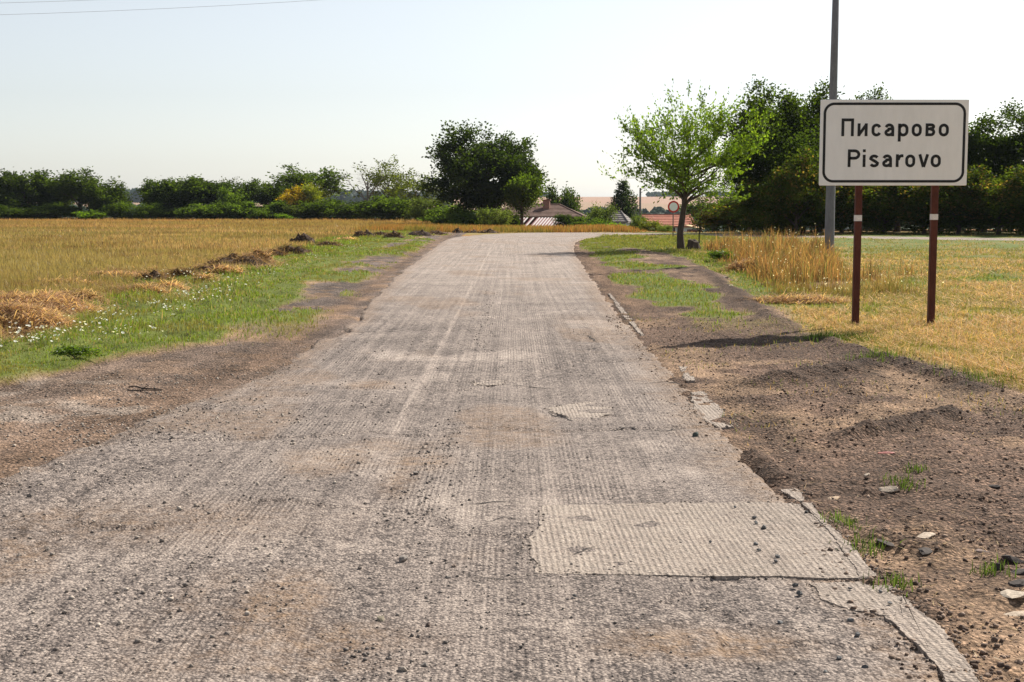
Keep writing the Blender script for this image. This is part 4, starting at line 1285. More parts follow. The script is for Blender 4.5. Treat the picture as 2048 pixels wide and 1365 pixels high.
def plant(name, meshes, loc, sc, rz, label, cat, group=None, bark='bark', leafm='leafdense', stem='trunk'):
    root = empty(name, loc, rz)
    root.scale = sc if hasattr(sc, '__len__') else (sc, sc, sc)
    obj(stem, meshes[0], M[bark], root)
    if meshes[1] is not None: obj('crown', meshes[1], M[leafm], root)
    return tag(root, label, cat, group)


# the young tree on the right verge
YT = make_tree(14, 6.2, 3.45, (3.6, 3.0, 2.5), .128, nlimb=19, nsub=12, ntw=6, lpt=9, leaf=(.135, .068), c1=(.055, .092, .015), c2=(.140, .178, .030),
               lean=(.28, 0.0), clear=.24, twig=.66, up=.8, spread=.045, amp=.50, shell=1.8, low=-.97, shade=1.05, lumps=24, sharp=15, shoots=.22)
x, y = G(1362, 502)
plant('young_tree', YT, (x, y, gz1(x, y)), (.96, .96, .94), 0.0, 'young leafy tree with curved dark trunk standing alone on the verge', 'tree', None, 'bark', 'leaf')

# the big walnut
WT = make_tree(23, 9.6, 5.4, (5.0, 4.4, 4.1), .42, nlimb=14, nsub=14, ntw=11, lpt=15, leaf=(.235, .15), c1=(.030, .050, .013), c2=(.068, .092, .022), clear=.20, twig=.85, up=.25, spread=.22, amp=.34, shell=2.1, low=-.8)
Yw = 123.0

# prototypes for the far hedges
HB = [make_tree(31, 5.6, 3.1, (2.9, 2.6, 2.6), .16, 9, 9, 9, 13, (.23, .15), (.032, .050, .014), (.075, .098, .024), low=-.9, clear=.12, twig=.7, spread=.2),
      make_tree(32, 6.2, 3.4, (2.6, 2.4, 2.8), .18, 9, 9, 9, 13, (.23, .14), (.026, .044, .014), (.062, .085, .023), low=-.9, clear=.16, twig=.8, spread=.2, amp=.5),
      make_tree(33, 3.2, 1.6, (2.1, 2.0, 1.65), .10, 8, 8, 9, 13, (.20, .13), (.045, .070, .020), (.095, .125, .035), low=-.9, shade=.8, clear=.06, twig=.6, spread=.18),
      make_tree(34, 6.4, 3.9, (2.5, 2.3, 2.1), .15, 8, 9, 8, 12, (.22, .13), (.040, .060, .022), (.085, .11, .035), low=-.9, clear=.22, twig=.7, spread=.2, amp=.45)]
BARE = make_tree(36, 6.6, 4.0, (2.6, 2.2, 2.6), .14, 9, 7, 4, 6, (.26, .14), (.07, .085, .03), (.11, .12, .04), clear=.15, twig=.9, bare=.9, up=.7)
SPARSE = make_tree(37, 6.8, 4.0, (2.4, 2.2, 2.7), .14, 9, 8, 6, 10, (.20, .12), (.06, .075, .024), (.12, .125, .04), shade=.65, clear=.15, twig=.8, bare=.3, up=.5)
ORANGE = make_tree(38, 3.6, 2.3, (1.7, 1.5, 1.5), .08, 7, 7, 7, 12, (.22, .11), (.32, .17, .012), (.40, .26, .02), shade=1.0, clear=.15, twig=.6, alt=(.12, .14, .03), altp=.2, spread=.12)
YELLOW = make_tree(39, 3.6, 2.1, (1.6, 1.5, 1.7), .08, 7, 7, 7, 12, (.22, .10), (.13, .15, .02), (.22, .21, .03), shade=.8, clear=.1, twig=.7, spread=.12, up=.6)
LIME = make_tree(40, 2.0, 1.1, (1.2, 1.1, 1.0), .05, 6, 6, 6, 9, (.24, .13), (.10, .16, .03), (.16, .23, .045), shade=.55, clear=.06, twig=.5, spread=.1, up=.7)
GREYB = make_tree(41, 3.2, 1.7, (1.8, 1.6, 1.6), .08, 7, 8, 9, 12, (.18, .09), (.060, .072, .040), (.12, .14, .075), low=-.9, shade=.7, clear=.06, twig=.6, spread=.14)


def size_of(mm):
    if id(mm) not in SZ:
        me_ = mm[1] if mm[1] is not None and len(mm[1].vertices) > 3000 else mm[0]
        co = np.empty(len(me_.vertices) * 3, np.float32); me_.vertices.foreach_get('co', co); co = co.reshape(-1, 3)
        lo, hi = np.percentile(co, 1.5, axis=0), np.percentile(co, 98.5, axis=0)
        SZ[id(mm)] = ((hi[0] - lo[0] + hi[1] - lo[1]) / 2, np.percentile(co[:, 2], 99.3))
    return SZ[id(mm)]


SZ = {}


def put(mm, u, vtop, wpx, Y, name, label, cat, group, rz, bark='bark', leafm='leafdense', zb=None):
    X = PX(u, Y); z0 = gz1(X, Y) if zb is None else zb
    w0, h0 = size_of(mm)
    sx = wpx * Y / FPX / w0; sz = (PZ(vtop, Y) - z0) / h0
    plant(name, mm, (X, Y, z0), (sx, sx, sz), rz, label, cat, group, bark, leafm)


put(WT, 968, 264, 196, Yw, 'walnut_tree', 'huge round dark green tree towering over the tree line by the road bend', 'tree', None, 0.3)

GL_ = 'trees and bushes along the far side of the left field'
put(HB[1], -45, 372, 130, 166, 'tree', 'dark tree cut by the left frame edge', 'tree', GL_, 1.0)
put(HB[0], 55, 345, 125, 165, 'tree', 'dark bushy tree nearest to the left frame edge', 'tree', GL_, .2)
put(HB[1], 112, 366, 90, 167, 'tree', 'lower dark tree between two taller ones at far left', 'tree', GL_, 2.2)
put(HB[3], 165, 342, 110, 164, 'tree', 'dark tree with a ragged top in the far left group', 'tree', GL_, 3.1)
put(HB[0], 206, 370, 84, 163, 'tree', 'rounded green tree closing the far left group', 'tree', GL_, 4.0)
put(HB[2], 232, 402, 56, 161, 'bush', 'green bush tapering down to the gap with distant view', 'bush', GL_, .9)
put(LIME, 183, 421, 48, 157, 'bush', 'small light green bush in front of the far left trees', 'bush', GL_, .4)
put(HB[2], 20, 412, 90, 160, 'bush', 'low dark bush at the foot of the far left trees', 'bush', GL_, 2.4)
put(HB[2], 120, 408, 96, 161, 'bush', 'low dark bush under the ragged far left tree', 'bush', GL_, 3.4)
put(HB[2], 304, 408, 50, 160, 'bush', 'small dark bush just right of the distant gap', 'bush', GL_, 5.0)
put(HB[0], 326, 362, 84, 166, 'tree', 'dark round tree just right of the distant gap', 'tree', GL_, 2.9)
put(HB[0], 372, 358, 112, 164, 'tree', 'broad dark tree in the second left group', 'tree', GL_, 5.2)
put(HB[1], 430, 366, 90, 166, 'tree', 'dark tree on the right of the second left group', 'tree', GL_, .7)
put(HB[2], 468, 380, 60, 162, 'bush', 'upright light-tipped bush beside the bare branches', 'bush', GL_, 1.8)
put(HB[2], 402, 410, 92, 158, 'bush', 'lighter bush in front of the broad dark tree', 'bush', GL_, .3)
put(HB[2], 478, 405, 76, 158, 'bush', 'round green bush left of the grey-green tree', 'bush', GL_, 4.4)
for i, (u, vt, wp, lab) in enumerate(((268, 430, 46, 'lowest dark bush in the gap with the distant view'), (345, 414, 84, 'low bush under the dark tree right of the gap'), (440, 416, 70, 'low bush between two lighter bushes on the left'), (60, 418, 80, 'low bush in front of the bushy tree at far left'),
                                  (505, 414, 60, 'low dark bush left of the grey-green tree foot'), (725, 412, 80, 'low bush at the foot of the leafless tall tree'))):
    put(HB[2], u, vt, wp, 163, 'bush', lab, 'bush', GL_, i * 1.1)
put(BARE, 476, 352, 62, 172, 'bare_tree', 'small leafless tree behind the left bushes', 'tree', GL_, .5, 'barkgrey')
put(HB[3], 535, 358, 92, 165, 'tree', 'grey-green tree left of the orange bush', 'tree', GL_, 1.4)
put(HB[2], 520, 418, 60, 157, 'bush', 'low bush under the grey-green tree', 'bush', GL_, 2.0)
put(HB[2], 568, 405, 80, 160, 'bush', 'dark bush below the orange bush', 'bush', GL_, 3.0)
put(LIME, 568, 428, 34, 154, 'bush', 'small lime green shrub in front of the dark bush', 'bush', GL_, 2.0)
put(ORANGE, 592, 374, 56, 161, 'bush', 'orange-yellow bush in the middle of the tree line', 'bush', GL_, .6, leafm='leaf')
put(YELLOW, 628, 370, 50, 161, 'bush', 'yellow-green bush right of the orange bush', 'bush', GL_, 1.1, leafm='leaf')
put(HB[3], 626, 336, 118, 172, 'tree', 'round-topped tree rising behind the orange bush', 'tree', GL_, 4.9)
put(HB[2], 650, 400, 90, 159, 'bush', 'feathery green bush under the round-topped tree', 'bush', GL_, 5.5)
put(GREYB, 610, 412, 70, 158, 'bush', 'grey-green bush below the yellow-green one', 'bush', GL_, .2)
put(HB[2], 695, 404, 80, 160, 'bush', 'green bush left of the leafless tall tree', 'bush', GL_, 1.9)
put(BARE, 738, 322, 96, 164, 'bare_tree', 'tall grey leafless tree near the big round tree', 'tree', GL_, 2.2, 'barkgrey')
put(SPARSE, 778, 322, 84, 166, 'tree', 'thin half-bare tree right of the leafless one', 'tree', GL_, .9)
put(SPARSE, 832, 345, 96, 160, 'tree', 'open-crowned tree close to the big round tree', 'tree', GL_, 3.6)
put(HB[2], 765, 395, 112, 150, 'bush', 'broad light green bush under the half-bare tree', 'bush', GL_, .1)
put(HB[1], 815, 398, 70, 152, 'bush', 'dark green bush between light ones left of the big tree', 'bush', GL_, 1.3)
put(GREYB, 855, 398, 76, 140, 'bush', 'grey-leaved bush left of the big tree trunk', 'bush', GL_, 2.0)
put(HB[2], 905, 412, 100, 134, 'bush', 'dark bush under the left side of the big round tree', 'bush', GL_, 3.3)
LIFT = make_tree(43, 6.0, 4.1, (2.2, 2.1, 1.9), .16, 8, 9, 9, 13, (.22, .13), (.045, .070, .016), (.10, .13, .028), clear=.34, twig=.7, spread=.18, low=-.7, shade=.62)
put(LIFT, 1044, 352, 72, 119, 'tree', 'lighter green tree leaning against the right of the big tree', 'tree', GL_, 1.7)
put(HB[2], 955, 420, 80, 118, 'bush', 'green bush at the foot of the big round tree', 'bush', GL_, 4.2)
put(GREYB, 990, 418, 66, 112, 'bush', 'greyish bush left of the striped lean-to roof', 'bush', GL_, 1.2)
put(HB[2], 1020, 424, 50, 122, 'bush', 'small bush overhanging the striped lean-to roof', 'bush', GL_, 2.6)

# wall of trees on the right
RB = [make_tree(51, 8.6, 5.4, (2.5, 2.3, 3.3), .17, 11, 11, 11, 15, (.155, .10), (.036, .056, .015), (.085, .112, .026), low=-.9, clear=.16, twig=.7, spread=.15, amp=.36),
      make_tree(52, 7.4, 4.0, (2.4, 2.2, 3.5), .16, 11, 11, 11, 16, (.155, .10), (.030, .048, .015), (.070, .095, .024), low=-.9, clear=.10, twig=.65, spread=.17),
      make_tree(53, 4.2, 2.1, (2.2, 2.0, 2.15), .10, 10, 10, 11, 16, (.145, .09), (.040, .058, .016), (.095, .112, .026), alt=(.13, .085, .03), altp=.12, low=-.9, shade=.66, clear=.06, twig=.55, spread=.15)]
GR_ = 'wall of trees behind the sign'
put(RB[0], 1552, 182, 165, 84, 'tree', 'tall airy tree left of the grey pole', 'tree', GR_, .4)
put(RB[0], 1635, 190, 160, 86, 'tree', 'tall tree directly behind the grey pole', 'tree', GR_, 2.0)
put(RB[0], 1716, 196, 130, 88, 'tree', 'tree top peeping over the left part of the town sign', 'tree', GR_, 3.7)
put(RB[1], 1790, 254, 150, 86, 'tree', 'dark tree hidden behind the middle of the town sign', 'tree', GR_, .9)
put(RB[1], 1880, 254, 150, 85, 'tree', 'dark tree behind the right edge of the town sign', 'tree', GR_, 2.8)
put(RB[1], 1965, 238, 150, 84, 'tree', 'tall dark tree right of the town sign', 'tree', GR_, 4.6)
put(RB[1], 2050, 228, 160, 82, 'tree', 'tall dark tree cut by the right frame edge', 'tree', GR_, 1.7)
put(RB[1], 2140, 218, 170, 80, 'tree', 'dark tree outside the right frame edge', 'tree', GR_, .2)
put(RB[1], 1535, 262, 140, 82, 'tree', 'dark lower tree right of the young tree', 'tree', GR_, 5.1)
put(RB[1], 1605, 275, 140, 80, 'tree', 'olive green lower tree left of the sign', 'tree', GR_, 3.2)
put(RB[2], 1590, 315, 130, 78, 'bush', 'olive bush with browning leaves left of the grey pole', 'bush', GR_, .5)
put(RB[2], 1530, 360, 120, 79, 'bush', 'dark bush right of the young tree trunk', 'bush', GR_, 2.1)
put(RB[2], 1680, 340, 140, 80, 'bush', 'sunlit green bush between pole and left sign post', 'bush', GR_, 3.9)
put(RB[2], 1765, 352, 140, 80, 'bush', 'dark bush between the two sign posts', 'bush', GR_, 1.2)
put(RB[2], 1845, 350, 140, 79, 'bush', 'dark bush left of the right sign post', 'bush', GR_, 4.8)
put(RB[2], 1915, 345, 140, 78, 'bush', 'spotted green bush right of the right sign post', 'bush', GR_, .8)
put(RB[2], 1995, 345, 150, 77, 'bush', 'dark bush at the foot of the tall tree at right', 'bush', GR_, 2.7)
put(RB[2], 2075, 345, 150, 75, 'bush', 'dark bush cut by the right frame edge', 'bush', GR_, 5.6)

for i, (u, vt, Yh, lab) in enumerate(((1500, 400, 92, 'low dark hedge bush behind the young tree'), (1590, 395, 93, 'low hedge bush behind the olive bush'), (1680, 395, 93, 'low hedge bush behind the left sign post'), (1775, 395, 92, 'low hedge bush behind the middle of the two sign posts'),
                               (1865, 395, 91, 'low hedge bush behind the right sign post'), (1955, 395, 90, 'low hedge bush behind the tall tree right of the sign'), (2040, 395, 88, 'low hedge bush at the right frame edge'))):
    put(RB[2], u, vt, 175, Yh, 'bush', lab, 'bush', GR_, i * 1.3)

# small plants
x, y = G(150, 738)
LP_ = make_tree(61, .5, .2, (.42, .34, .2), .012, 7, 6, 5, 6, (.055, .045), (.07, .11, .02), (.13, .18, .035), shade=1.0, clear=.1, twig=.14, spread=.03)
plant('leafy_weed', LP_, (x, y, gz1(x, y)), (.6, .5, .30), 0, 'low leafy weed on the near left verge', 'weed', None, 'bark', 'leaf', 'stem')
x, y = G(1440, 528)
plant('leafy_weed', LP_, (x, y, gz1(x, y)), (1.3, 1.1, .8), 2, 'bright leafy weed near the hay heap right of the young tree', 'weed', None, 'bark', 'leaf', 'stem')
x, y = G(1385, 502)
root = empty('stump', (x, y, gz1(x, y)))
m = MB()
pts = 12
V = []; Fc = []
for j, (zz, rr) in enumerate(((-.1, .30), (.05, .26), (.2, .21), (.30, .19), (.33, .12), (.31, 0.02))):
    for k in range(pts):
        a = 2 * math.pi * k / pts; w_ = 1 + .18 * math.sin(3 * a + j) + .08 * math.sin(7 * a)
        V.append((math.cos(a) * rr * w_, math.sin(a) * rr * w_, zz + .05 * math.sin(2 * a) * (j > 2)))
for j in range(5):
    for k in range(pts):
        Fc.append((j * pts + k, j * pts + (k + 1) % pts, (j + 1) * pts + (k + 1) % pts, (j + 1) * pts + k))
m.add(V, Fc).build('wood', M['bark'], root)
tag(root, 'old rotten stump right of the young tree trunk', 'stump')
x, y = G(1430, 523)
stone(1430, 522, .17, DARK, 'black rounded stone in the grass right of the young tree', flat=.8, aspect=1.1, sub=2)
# dead stalks behind the young tree
DEAD = make_tree(63, 1.5, .95, (.55, .3, .65), .028, 6, 5, 3, 3, (.10, .07), (.02, .014, .012), (.05, .035, .03), clear=.3, twig=.25, spread=.05, bare=.3)
x, y = G(1398, 492)
plant('dead_weed', DEAD, (x, y, gz1(x, y)), (1.0, 1, 1.0), .3, 'withered dark weed standing right of the young tree', 'weed', None, 'twig', 'leafdense', 'stem')


# ------------------------------------------------------------------ the town sign
SY = 17.8
def sx(u): return PX(u, SY)
sgx0, sgx1 = PX(1634, SY), PX(1926.5, SY)
sgz0, sgz1 = PZ(372, SY), PZ(203.5, SY)
SW, SH = sgx1 - sgx0, sgz1 - sgz0
scx, scz = (sgx0 + sgx1) / 2, (sgz0 + sgz1) / 2
sign = empty('town_sign', (scx, SY, 0))
tag(sign, 'white town sign with black border reading Писарово Pisarovo on two rusty posts', 'road sign')


def rounded(w_, h_, r_, n=8):
    out = []
    for cx_, cy_, a0 in ((w_ / 2 - r_, h_ / 2 - r_, 0), (-w_ / 2 + r_, h_ / 2 - r_, 90), (-w_ / 2 + r_, -h_ / 2 + r_, 180), (w_ / 2 - r_, -h_ / 2 + r_, 270)):
        for k in range(n + 1):
            a = R(a0 + 90 * k / n); out.append((cx_ + r_ * math.cos(a), cy_ + r_ * math.sin(a)))
    return out


# panel: shallow tray of sheet metal with a small rolled rim
m = MB()
o_ = rounded(SW, SH, .012, 3); n_ = len(o_)
V = [(x, -.010, z) for x, z in o_] + [(x * .994, -.013, z * .99) for x, z in o_] + [(x, .014, z) for x, z in o_] + [(x * .97, .014, z * .95) for x, z in o_] + [(x * .97, -.006, z * .95) for x, z in o_]
Fc = [tuple(range(n_, 2 * n_))]
for a, b in ((0, 1), (2, 0), (3, 2), (4, 3)):
    for k in range(n_):
        Fc.append((a * n_ + k, a * n_ + (k + 1) % n_, b * n_ + (k + 1) % n_, b * n_ + k))
Fc.append(tuple(range(4 * n_, 5 * n_))[::-1])
m.add(V, Fc)
panel = m.build('panel', M['signwhite'], sign, loc=(0, 0, scz))
ZK = SW / 1666.0       # metres for one pixel of the enlarged view of the sign


def zq(x, y):          # enlarged-view pixel to panel metres
    cx_ = 1025 - 13 * (y - 610) / 480.0
    return (x - cx_) * ZK, (610 - y) * ZK


m = MB()
bw, bh, bt = 1603 * ZK, 895 * ZK, 29 * ZK
o1 = rounded(bw, bh, 122 * ZK, 10); o2 = rounded(bw - 2 * bt, bh - 2 * bt, 93 * ZK, 10); n_ = len(o1)
V = [(x, -.0155, z) for x, z in o1] + [(x, -.0155, z) for x, z in o2] + [(x, -.012, z) for x, z in o1] + [(x, -.012, z) for x, z in o2]
Fc = []
for k in range(n_):
    k2 = (k + 1) % n_
    Fc += [(k, k2, n_ + k2, n_ + k), (2 * n_ + k, 2 * n_ + k2, k2, k), (n_ + k, n_ + k2, 3 * n_ + k2, 3 * n_ + k)]
m.add(V, Fc).build('border', M['signblack'], panel)


def stroke(mb, pts, w_, closed=False):
    """a lettering stroke of even width through pts (panel metres)"""
    P_ = [Vector((p[0], p[1])) for p in pts]
    P_ = [p for i, p in enumerate(P_) if i == 0 or (p - P_[i - 1]).length > .004]
    if closed and (P_[0] - P_[-1]).length < .004: P_.pop()
    n = len(P_)
    Lf, Rt = [], []
    for i in range(n):
        if closed: a, b = P_[i - 1], P_[(i + 1) % n]; d1 = (P_[i] - a).normalized(); d2 = (b - P_[i]).normalized()
        else:
            d1 = (P_[i] - P_[i - 1]).normalized() if i > 0 else (P_[1] - P_[0]).normalized()
            d2 = (P_[i + 1] - P_[i]).normalized() if i < n - 1 else d1
        n1 = Vector((-d1.y, d1.x)); n2 = Vector((-d2.y, d2.x)); b_ = (n1 + n2)
        if b_.length < .2: b_ = n1.copy()
        b_.normalize(); k = w_ / 2 / max(.35, b_.dot(n1))
        Lf.append(P_[i] + b_ * k); Rt.append(P_[i] - b_ * k)
    V = [(p.x, -.0155, p.y) for p in Lf] + [(p.x, -.0155, p.y) for p in Rt] + [(p.x, -.012, p.y) for p in Lf] + [(p.x, -.012, p.y) for p in Rt]
    Fc = []
    for i in range(n if closed else n - 1):
        j = (i + 1) % n
        Fc += [(i, n + i, n + j, j), (i, j, 2 * n + j, 2 * n + i), (n + i, 3 * n + i, 3 * n + j, n + j)]
    if not closed: Fc += [(0, 2 * n, 3 * n, n), (n - 1, 2 * n - 1, 4 * n - 1, 3 * n - 1)]
    mb.add(V, Fc)


def arc(cx_, cy_, rx_, ry_, a0, a1, n=10):
    return [(cx_ + rx_ * math.cos(R(a0 + (a1 - a0) * k / n)), cy_ + ry_ * math.sin(R(a0 + (a1 - a0) * k / n))) for k in range(n + 1)]


# glyphs in a box: x 0..w, baseline 0, x-height 1 (=143 px), stroke .225
SWD = .225
hw = SWD / 2
def g_o(w_): 
    r_ = w_ / 2 - hw
    return [(arc(w_ / 2, 1 - hw - r_, r_, r_, 0, 180, 10) + arc(w_ / 2, hw + r_, r_, r_, 180, 360, 10), True)]
def g_c(w_):
    r_ = w_ / 2 - hw
    return [(arc(w_ / 2, 1 - hw - r_, r_, r_, 22, 180, 9) + arc(w_ / 2, hw + r_, r_, r_, 180, 338, 9), False)]
def g_a(w_):
    r_ = w_ / 2 - hw; q_ = .30 - hw * .4
    return [(arc(w_ / 2 - .01, 1 - hw - r_, r_, r_, 160, 0, 9) + [(w_ - hw, 0)], False),
            ([(w_ - hw, .60)] + [(w_ * .45, .57)] + arc(w_ * .42, hw + .175, w_ * .42 - hw, .175, 100, 270, 8) + [(w_ * .62, hw + .015), (w_ - hw, .26)], False)]
def g_p(w_):
    r_ = w_ / 2 - hw
    return [([(hw, 1), (hw, -.40)], False), ([(hw, .72)] + arc(w_ / 2, 1 - hw - r_, r_, r_, 160, 0, 9) + arc(w_ / 2, hw + r_, r_, r_, 0, -160, 9) + [(hw, .28)], False)]
def g_pi(w_): return [([(hw, 0), (hw, 1.385 - hw), (w_ - hw, 1.385 - hw), (w_ - hw, 0)], False)]
def g_i_cyr(w_): return [([(hw, 1), (hw, 0)], False), ([(w_ - hw, 1), (w_ - hw, 0)], False), ([(hw, .10), (w_ - hw, .90)], False)]
def g_v_cyr(w_):
    return [([(hw, 0), (hw, 1)], False), ([(hw, 1 - hw), (w_ * .55, 1 - hw)] + arc(w_ * .55, .745, w_ * .40 - hw + .02, .1425, 90, -90, 7) + [(hw, .53)], False),
            ([(w_ * .5, .53)] + arc(w_ * .58, .32, w_ * .42 - hw, .2075, 90, -90, 7) + [(hw, hw)], False)]
def g_P(w_):
    return [([(hw, 0), (hw, 1.385 - hw), (w_ * .55, 1.385 - hw)] + arc(w_ * .55, 1.385 - hw - .29, w_ * .45 - hw, .29, 90, -90, 9) + [(hw, 1.385 - hw - .58)], False)]
def g_i(w_): return [([(w_ / 2, 0), (w_ / 2, .965)], False), ([(w_ / 2, 1.17), (w_ / 2, 1.385)], False)]
def g_s(w_):
    a, b = w_ / 2, .215
    return [(arc(a, 1 - hw - b, a - hw, b, 25, 180, 8) + [(a * .75, .56), (a * 1.25, .46)] + arc(a, hw + b, a - hw, b, 0, -155, 9), False)]
def g_r(w_): return [([(hw, 1), (hw, 0)], False), ([(hw, .62)] + arc(w_ * .78, .55, w_ * .62 - hw, 1 - hw - .55, 165, 80, 6) + [(w_, 1 - hw)], False)]
def g_v(w_): return [([(hw * .9, 1.0), (w_ / 2 - .012, .0)], False), ([(w_ - hw * .9, 1.0), (w_ / 2 + .012, .0)], False)]


PXH = 143.0
for ch, x0, x1, base in ((g_pi, 430, 570, 538), (g_i_cyr, 612, 725, 538), (g_c, 770, 880, 541), (g_a, 915, 1026, 539), (g_p, 1068, 1185, 541), (g_o, 1222, 1335, 541), (g_v_cyr, 1378, 1487, 538), (g_o, 1526, 1640, 541),
                         (g_P, 500, 640, 883), (g_i, 668, 702, 883), (g_s, 743, 853, 886), (g_a, 890, 1001, 884), (g_r, 1043, 1127, 883), (g_o, 1150, 1262, 886), (g_v, 1298, 1415, 883), (g_o, 1437, 1551, 886)):
    ox, oz = zq(x0, base); kx = PXH * ZK
    mb = MB(); wg = (x1 - x0) / PXH
    for si, (pts, cl_) in enumerate(ch(wg)):
        b0 = len(mb.v)
        stroke(mb, [(ox + p[0] * kx, oz + p[1] * kx) for p in pts], SWD * kx, cl_)
        # overlapping strokes of one letter: keep their faces apart
        mb.v[b0:] = [(p[0], p[1] - .0004 * si, p[2]) for p in mb.v[b0:]]
    mb.build('letter', M['signblack'], panel)

for u in (1714, 1865.5):
    px_ = PX(u, SY + .05) - scx
    zb = gz1(px_ + scx, SY + .05)
    m = MB(); wd = .088
    # hollow square post with rounded corners
    o_ = rounded(wd, wd, .015, 3); n_ = len(o_)
    V = [(x, y, zb - .3) for x, y in o_] + [(x, y, sgz1 - .10) for x, y in o_]
    Fc = [(k, (k + 1) % n_, n_ + (k + 1) % n_, n_ + k) for k in range(n_)] + [tuple(range(n_, 2 * n_))]
    m.add(V, Fc)
    post = m.build('post', M['rust'], sign, loc=(px_, .075, 0))
    m = MB(); o_ = rounded(wd + .004, wd + .004, .016, 3)
    zc0, zc1 = PZ(442.5 if u < 1800 else 440, SY), PZ(430.5 if u < 1800 else 428.5, SY)
    m.add([(x, y, zc0) for x, y in o_] + [(x, y, zc1) for x, y in o_], [(k, (k + 1) % n_, n_ + (k + 1) % n_, n_ + k) for k in range(n_)] + [tuple(range(n_, 2 * n_)), tuple(range(n_))[::-1]])
    m.build('band', M['bandwhite'], post)
for zz in (scz + .33, scz - .33):
    m = MB(); m.box((0, .023, zz), (SW * .86, .018, .045)); m.build('rail', M['rust'], sign)

# ------------------------------------------------------------------ grey pole and the wires high up
PY = 40.0
px_ = PX(1657, PY); gzp = gz1(px_, PY)
pole = empty('street_pole', (px_, PY, gzp))
m = MB()
top = 9.4
m.tube([(0, 0, -.3), (0, 0, .4), (.01, 0, 3), (.02, 0, 6), (.035, 0, top)], [.150, .148, .128, .108, .088], 20)
shaft = m.build('shaft', M['polegrey'], pole, True)
m = MB(); m.tube([(.035, 0, top), (.035, 0, top + .05)], [.094, .09], 16); m.build('cap', M['polegrey'], pole)
m = MB(); m.box((.035, -.0, top - .25), (.9, .06, .06)); m.build('cross_arm', M['polegrey'], pole)
tag(pole, 'tall tapered grey pole rising behind the town sign', 'pole')
for dz, dy, lab in ((0.0, 0.0, 'lower of two thin power lines crossing the top left sky'), (.33, .18, 'upper of two thin power lines crossing the top left sky')):
    pts = []
    for k in range(41):
        X = 9.4 - 62 * k / 40.0
        t = X - 9.4
        z_ = 9.0 + .1536 * t + .00218 * t * t
        pts.append((X, PY + t * .17 + dy, z_ + dz))
    m = MB(); m.tube(pts, .0038, 5)
    tag(m.build('power_line', M['wire']), lab, 'power line', 'power lines')

# ------------------------------------------------------------------ round sign by the crossing
RYs = 69.0
xr_ = PX(1345, RYs); zr_ = gz1(xr_, RYs)
rs = empty('round_sign', (xr_, RYs, zr_), R(8))
zc = PZ(414, RYs) - zr_
m = MB(); m.tube([(0, 0, -.3), (0, 0, zc + .25)], .028, 10); m.build('post', M['wood'], rs, True)
def disc(mb, r_, y0, y1, n=28):
    V = [(math.cos(2 * math.pi * k / n) * r_, yy, zc + math.sin(2 * math.pi * k / n) * r_) for yy in (y0, y1) for k in range(n)]
    mb.add(V, [tuple(range(n)), tuple(range(n, 2 * n))[::-1]] + [(k, n + k, n + (k + 1) % n, (k + 1) % n) for k in range(n)])
m = MB(); disc(m, .30, -.05, -.035); m.build('disc', M['redpaint'], rs)
m = MB(); disc(m, .215, -.054, -.051); m.build('face', M['signwhite'], rs)
tag(rs, 'round red-rimmed traffic sign half hidden by the young tree', 'road sign')


